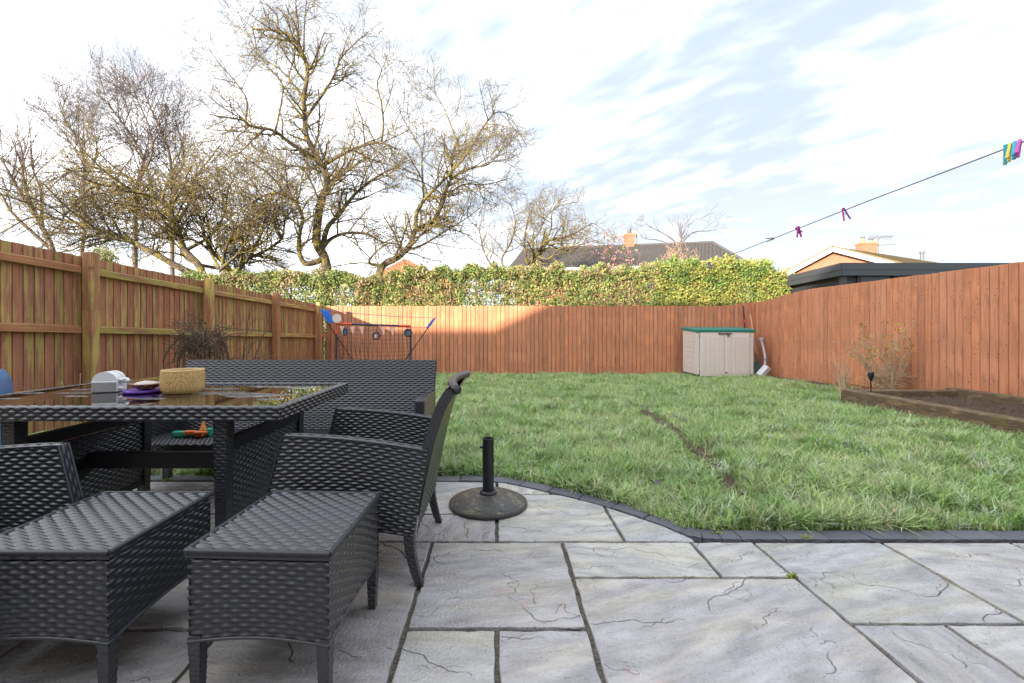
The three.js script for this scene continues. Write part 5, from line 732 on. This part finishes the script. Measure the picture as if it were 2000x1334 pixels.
// ---- washing line with pegs
{
  const pts = [[-3.2, 1.92], [0.2, 1.79], [1.7, 1.757], [2.57, 1.742], [3.29, 1.722], [4.35, 1.70], [6.2, 1.672], [9, 1.655], [11.835, 1.658]].map(([Z, Y]) => V(1.9 + 0.0377 * Z, Y, Z)), c = new THREE.CatmullRomCurve3(pts);
  ud(mesh('washing_line', tube(c.getPoints(80), Array(81).fill(0.0026), 6, true), mat(0.07, 0.085, 0.13, 0.5)), 'thin dark washing line stretched from the house to the back fence', 'washing line');
  const at = (Z) => { let lo = 0, hi = 1; for (let i = 0; i < 30; i++) { const m = (lo + hi) / 2; -c.getPoint(m).z < Z ? lo = m : hi = m; } return c.getPoint(lo); };
  const peg = (Z, colA, colB, label, turn, tilt, open = 0.2) => {
    const p = at(Z), t = thing('clothes_peg', p, label, 'clothes peg', 'pegs on the washing line'); t.rotation.set(0, turn, tilt);
    for (const s of [-1, 1]) { const m = mesh('prong', (() => { const g = new RoundedBoxGeometry(0.0075, 0.076, 0.011, 2, 0.003), q = g.attributes.position; for (let i = 0; i < q.count; i++) { const y = q.getY(i); q.setX(i, q.getX(i) + s * (0.0052 + open * Math.max(0, -y - 0.004) - 0.05 * Math.max(0, y))); } g.computeVertexNormals(); return g.translate(0, -0.022, 0); })(), s < 0 ? colA : colB, t); }
    mesh('spring', new THREE.TorusGeometry(0.0055, 0.0014, 6, 14).translate(0, -0.02, 0), steel, t);
  };
  const mg = mat(0.52, 0.03, 0.27, 0.4), pu = mat(0.22, 0.04, 0.36, 0.4), cy = mat(0.02, 0.40, 0.55, 0.4), ye = mat(0.68, 0.60, 0.10, 0.4), pg = mat(0.33, 0.36, 0.22, 0.5), li = mat(0.46, 0.22, 0.58, 0.4), pk = mat(0.55, 0.08, 0.42, 0.4);
  peg(1.676, pk, pk, 'pink peg at the end of the bunch of pegs on the washing line', 0.5, -0.55); peg(1.692, cy, cy, 'turquoise peg in the bunch of pegs on the washing line', 0.6, -0.5); peg(1.708, ye, ye, 'yellow peg in the bunch of pegs on the washing line', 0.5, -0.42); peg(1.724, cy, ye, 'turquoise and yellow peg in the bunch on the washing line', 0.8, 0.1);
  peg(2.57, mg, pu, 'magenta peg hanging alone on the washing line', -0.5, 0.28, 0.3); peg(2.98, mg, mg, 'magenta peg crossing a purple peg on the washing line', 0.2, 0.1, 0.35); peg(2.995, pu, pu, 'purple peg crossing a magenta peg on the washing line', 0.5, 1.15);
  peg(3.28, pg, pg, 'pale green peg lying flat along the washing line', 0.3, -1.35); peg(4.35, pu, li, 'purple peg hanging where the washing line crosses the ivy hedge', 0.2, 0.4, 0.4); peg(6.2, li, li, 'lilac peg on the far part of the washing line', 0.3, 0.2);
}
{ // fallen leaf and pebble on the lawn
  for (const [x, y, s, label] of [[1281, 958, 0.075, 'dark curled dead leaf lying on the lawn near the patio curve'], [928, 829, 0.07, 'grey curled dead leaf lying on the lawn behind the parasol base']]) {
    const Z = F * EYE / (y - CY), X = (x - CX) * Z / F, g = new THREE.PlaneGeometry(s, s * 0.7, 6, 4), p = g.attributes.position; for (let i = 0; i < p.count; i++) { const a = p.getX(i) / s * 2, b = p.getY(i) / s * 2, k = Math.sqrt(Math.max(0.05, 1 - a * a * 0.9)); p.setXYZ(i, p.getX(i), 0.05 + 0.02 * a * a + 0.02 * b * b, p.getY(i) * k); } g.computeVertexNormals(); g.translate(X, gy(X, Z), -Z);
    ud(mesh('dead_leaf', g, mat(0.085, 0.07, 0.085, 0.7, { side: THREE.DoubleSide })), label, 'leaf');
  }
}
// ---- grass
{
  const blade = (r, L, w, lean) => { const a = r() * 6.28, dx = Math.cos(a), dz = Math.sin(a), ox = (r() - 0.5) * 0.045, oz = (r() - 0.5) * 0.045, l = L * (0.55 + 0.75 * r()), b = lean * (0.3 + 0.9 * r()), pos = []; for (const [t, k] of [[0, 1], [0.5, 0.8], [1, 0]]) { const h = l * (t - 0.3 * b * t * t), f = l * b * t * t; for (const s of k ? [-1, 1] : [0]) pos.push(ox + dx * f - dz * w * k * s * 0.5, h, oz + dz * f + dx * w * k * s * 0.5); } const g = new THREE.BufferGeometry(); g.setAttribute('position', new THREE.Float32BufferAttribute(pos, 3)); g.setIndex([0, 1, 2, 1, 3, 2, 2, 3, 4]); g.computeVertexNormals(); return g; };
  const tuft = (n, L, w, lean, seed) => { const r = rng(seed); return merge([...Array(n)].map(() => blade(r, L, w, lean))); };
  const gm = mat(1, 1, 1, 0.8, { transmission: 0.25, clearcoat: 0.6, clearcoatRoughness: 0.3, side: THREE.DoubleSide });
  const track = [[1240, 790], [1290, 822], [1345, 868], [1400, 925], [1440, 985]].map(([x, y]) => { const Z = F * (EYE + 0.03) / (y - CY); return [(x - CX) * Z / F, Z]; });
  const bare = (X, Z) => { let m = 9; for (let i = 1; i < track.length; i++) { const [a, b] = track[i - 1], [c, d] = track[i], t = Math.max(0, Math.min(1, ((X - a) * (c - a) + (Z - b) * (d - b)) / ((c - a) ** 2 + (d - b) ** 2))); m = Math.min(m, Math.hypot(X - mix(a, c, t), Z - mix(b, d, t))); } return m; };
  { // worn line through the lawn
    const c = new THREE.CatmullRomCurve3(track.map(([X, Z]) => V(X, 0, Z))), pos = [], uv = [], idx = [], N = 90; let k = 0;
    for (let i = 0; i <= N; i++) { const p = c.getPoint(i / N), t = c.getTangent(i / N), w = (0.055 + 0.05 * fbm(i * 0.13, 7, 3)) * sst(0, 0.1, i / N) * sst(1, 0.93, i / N); for (const s of [-1, 0, 1]) { const X = p.x - t.z * s * w, Z = -(p.z + t.x * s * w); pos.push(X, gy(X, Z) + 0.004 + (s ? 0 : 0.008), -Z); uv.push(X, Z); } if (i) { const q = (i - 1) * 3; idx.push(q, q + 1, q + 3, q + 1, q + 4, q + 3, q + 1, q + 2, q + 4, q + 2, q + 5, q + 4); } }
    const g = new THREE.BufferGeometry(); g.setAttribute('position', new THREE.Float32BufferAttribute(pos, 3)); g.setAttribute('uv', new THREE.Float32BufferAttribute(uv, 2)); g.setIndex(idx); g.computeVertexNormals(); structure('mud_path', g, soilMat);
  }
  const r = rng(301), short = [], long = [];
  const inside = (X, Z) => onLawn(X, Z) && X > -3.66 + 0.1 * fbm(Z * 2, 1, 2) && Z < 11.5 + 0.08 * fbm(X * 2, 3, 2) && !(X > 5.03 && Z < 6.66) && X < 6.35 + 0.1 * fbm(Z * 2, 9, 2) && !(X > 4.75 && X < 6.4 && Z > 10.75);
  const put = (X, Z) => {
    if (!inside(X, Z)) return; const b = bare(X, Z), pt = fbm(X * 1.1, Z * 1.1, 3), pf = fbm(X * 4, Z * 4 + 30, 2);
    if (b < 0.13 + 0.12 * pf && r() < 0.93) return; if (pf < -0.2 && r() < 0.65) return;
    const y = gy(X, Z) - 0.004, j = 0.6 + 0.75 * r(), st = r() < 0.07 + 0.1 * Math.max(0, -pt), tone = sst(-0.4, 0.5, fbm(X * 0.7 + 50, Z * 0.7, 3) + (r() - 0.5) * 0.6);
    const c = r() < 0.12 ? col(0.58 * j, 0.66 * j, 0.46 * j) : st ? col(0.56 * j, 0.50 * j, 0.28 * j) : col(mix(0.26, 0.42, tone) * j, mix(0.42, 0.54, tone) * j, mix(0.10, 0.20, tone) * j);
    const s = 0.65 + 0.6 * r() + 0.3 * Math.max(0, pt); (pt * 0.6 + 0.6 * r() > 0.4 ? long : short).push({ p: V(X, y, Z), s, tilt: 0.5, c });
  };
  for (let i = 0; i < 62000; i++) { const Z = 2.3 + 2.9 * Math.pow(r(), 1.15), X = mix(-3.8, 5.4, r()); if (Math.abs(X / Z) < 1.32) put(X, Z); }
  for (let i = 0; i < 80000; i++) { const Z = 5.0 + 6.7 * Math.pow(r(), 1.1), X = mix(-3.8, 6.6, r()); put(X, Z); }
  scatter('grass', tuft(11, 0.055, 0.006, 0.95, 311), gm, short, null, 'short green lawn grass', 'grass'); scatter('grass', tuft(13, 0.10, 0.0065, 1.25, 312), gm, long, null, 'longer tufted lawn grass bending over', 'grass');
  console.log('grass', short.length, long.length);
}
{ // small weeds in the joint and moss
  const r = rng(321), gs = []; for (const [x, y] of [[1548, 1127], [325, 940], [1398, 1044], [1575, 1053], [318, 938]]) { const Z = F * EYE / (y - CY), X = (x - CX) * Z / F; for (let k = 0; k < 26; k++) { const a = r() * 6.28, l = 0.012 + 0.014 * r(), g = new THREE.PlaneGeometry(0.006, l); g.translate(0, l / 2, 0); g.rotateX(0.6); g.rotateY(a); g.translate(X + (r() - 0.5) * 0.05, -0.003, -Z + (r() - 0.5) * 0.016); gs.push(g); } }
  ud(mesh('moss', gs, mat(0.30, 0.34, 0.05, 0.9, { side: THREE.DoubleSide })), 'bright green moss sprouting in the paving joints', 'moss', null, 'stuff');
}
console.log('all done');
renderer.render(scene, camera);
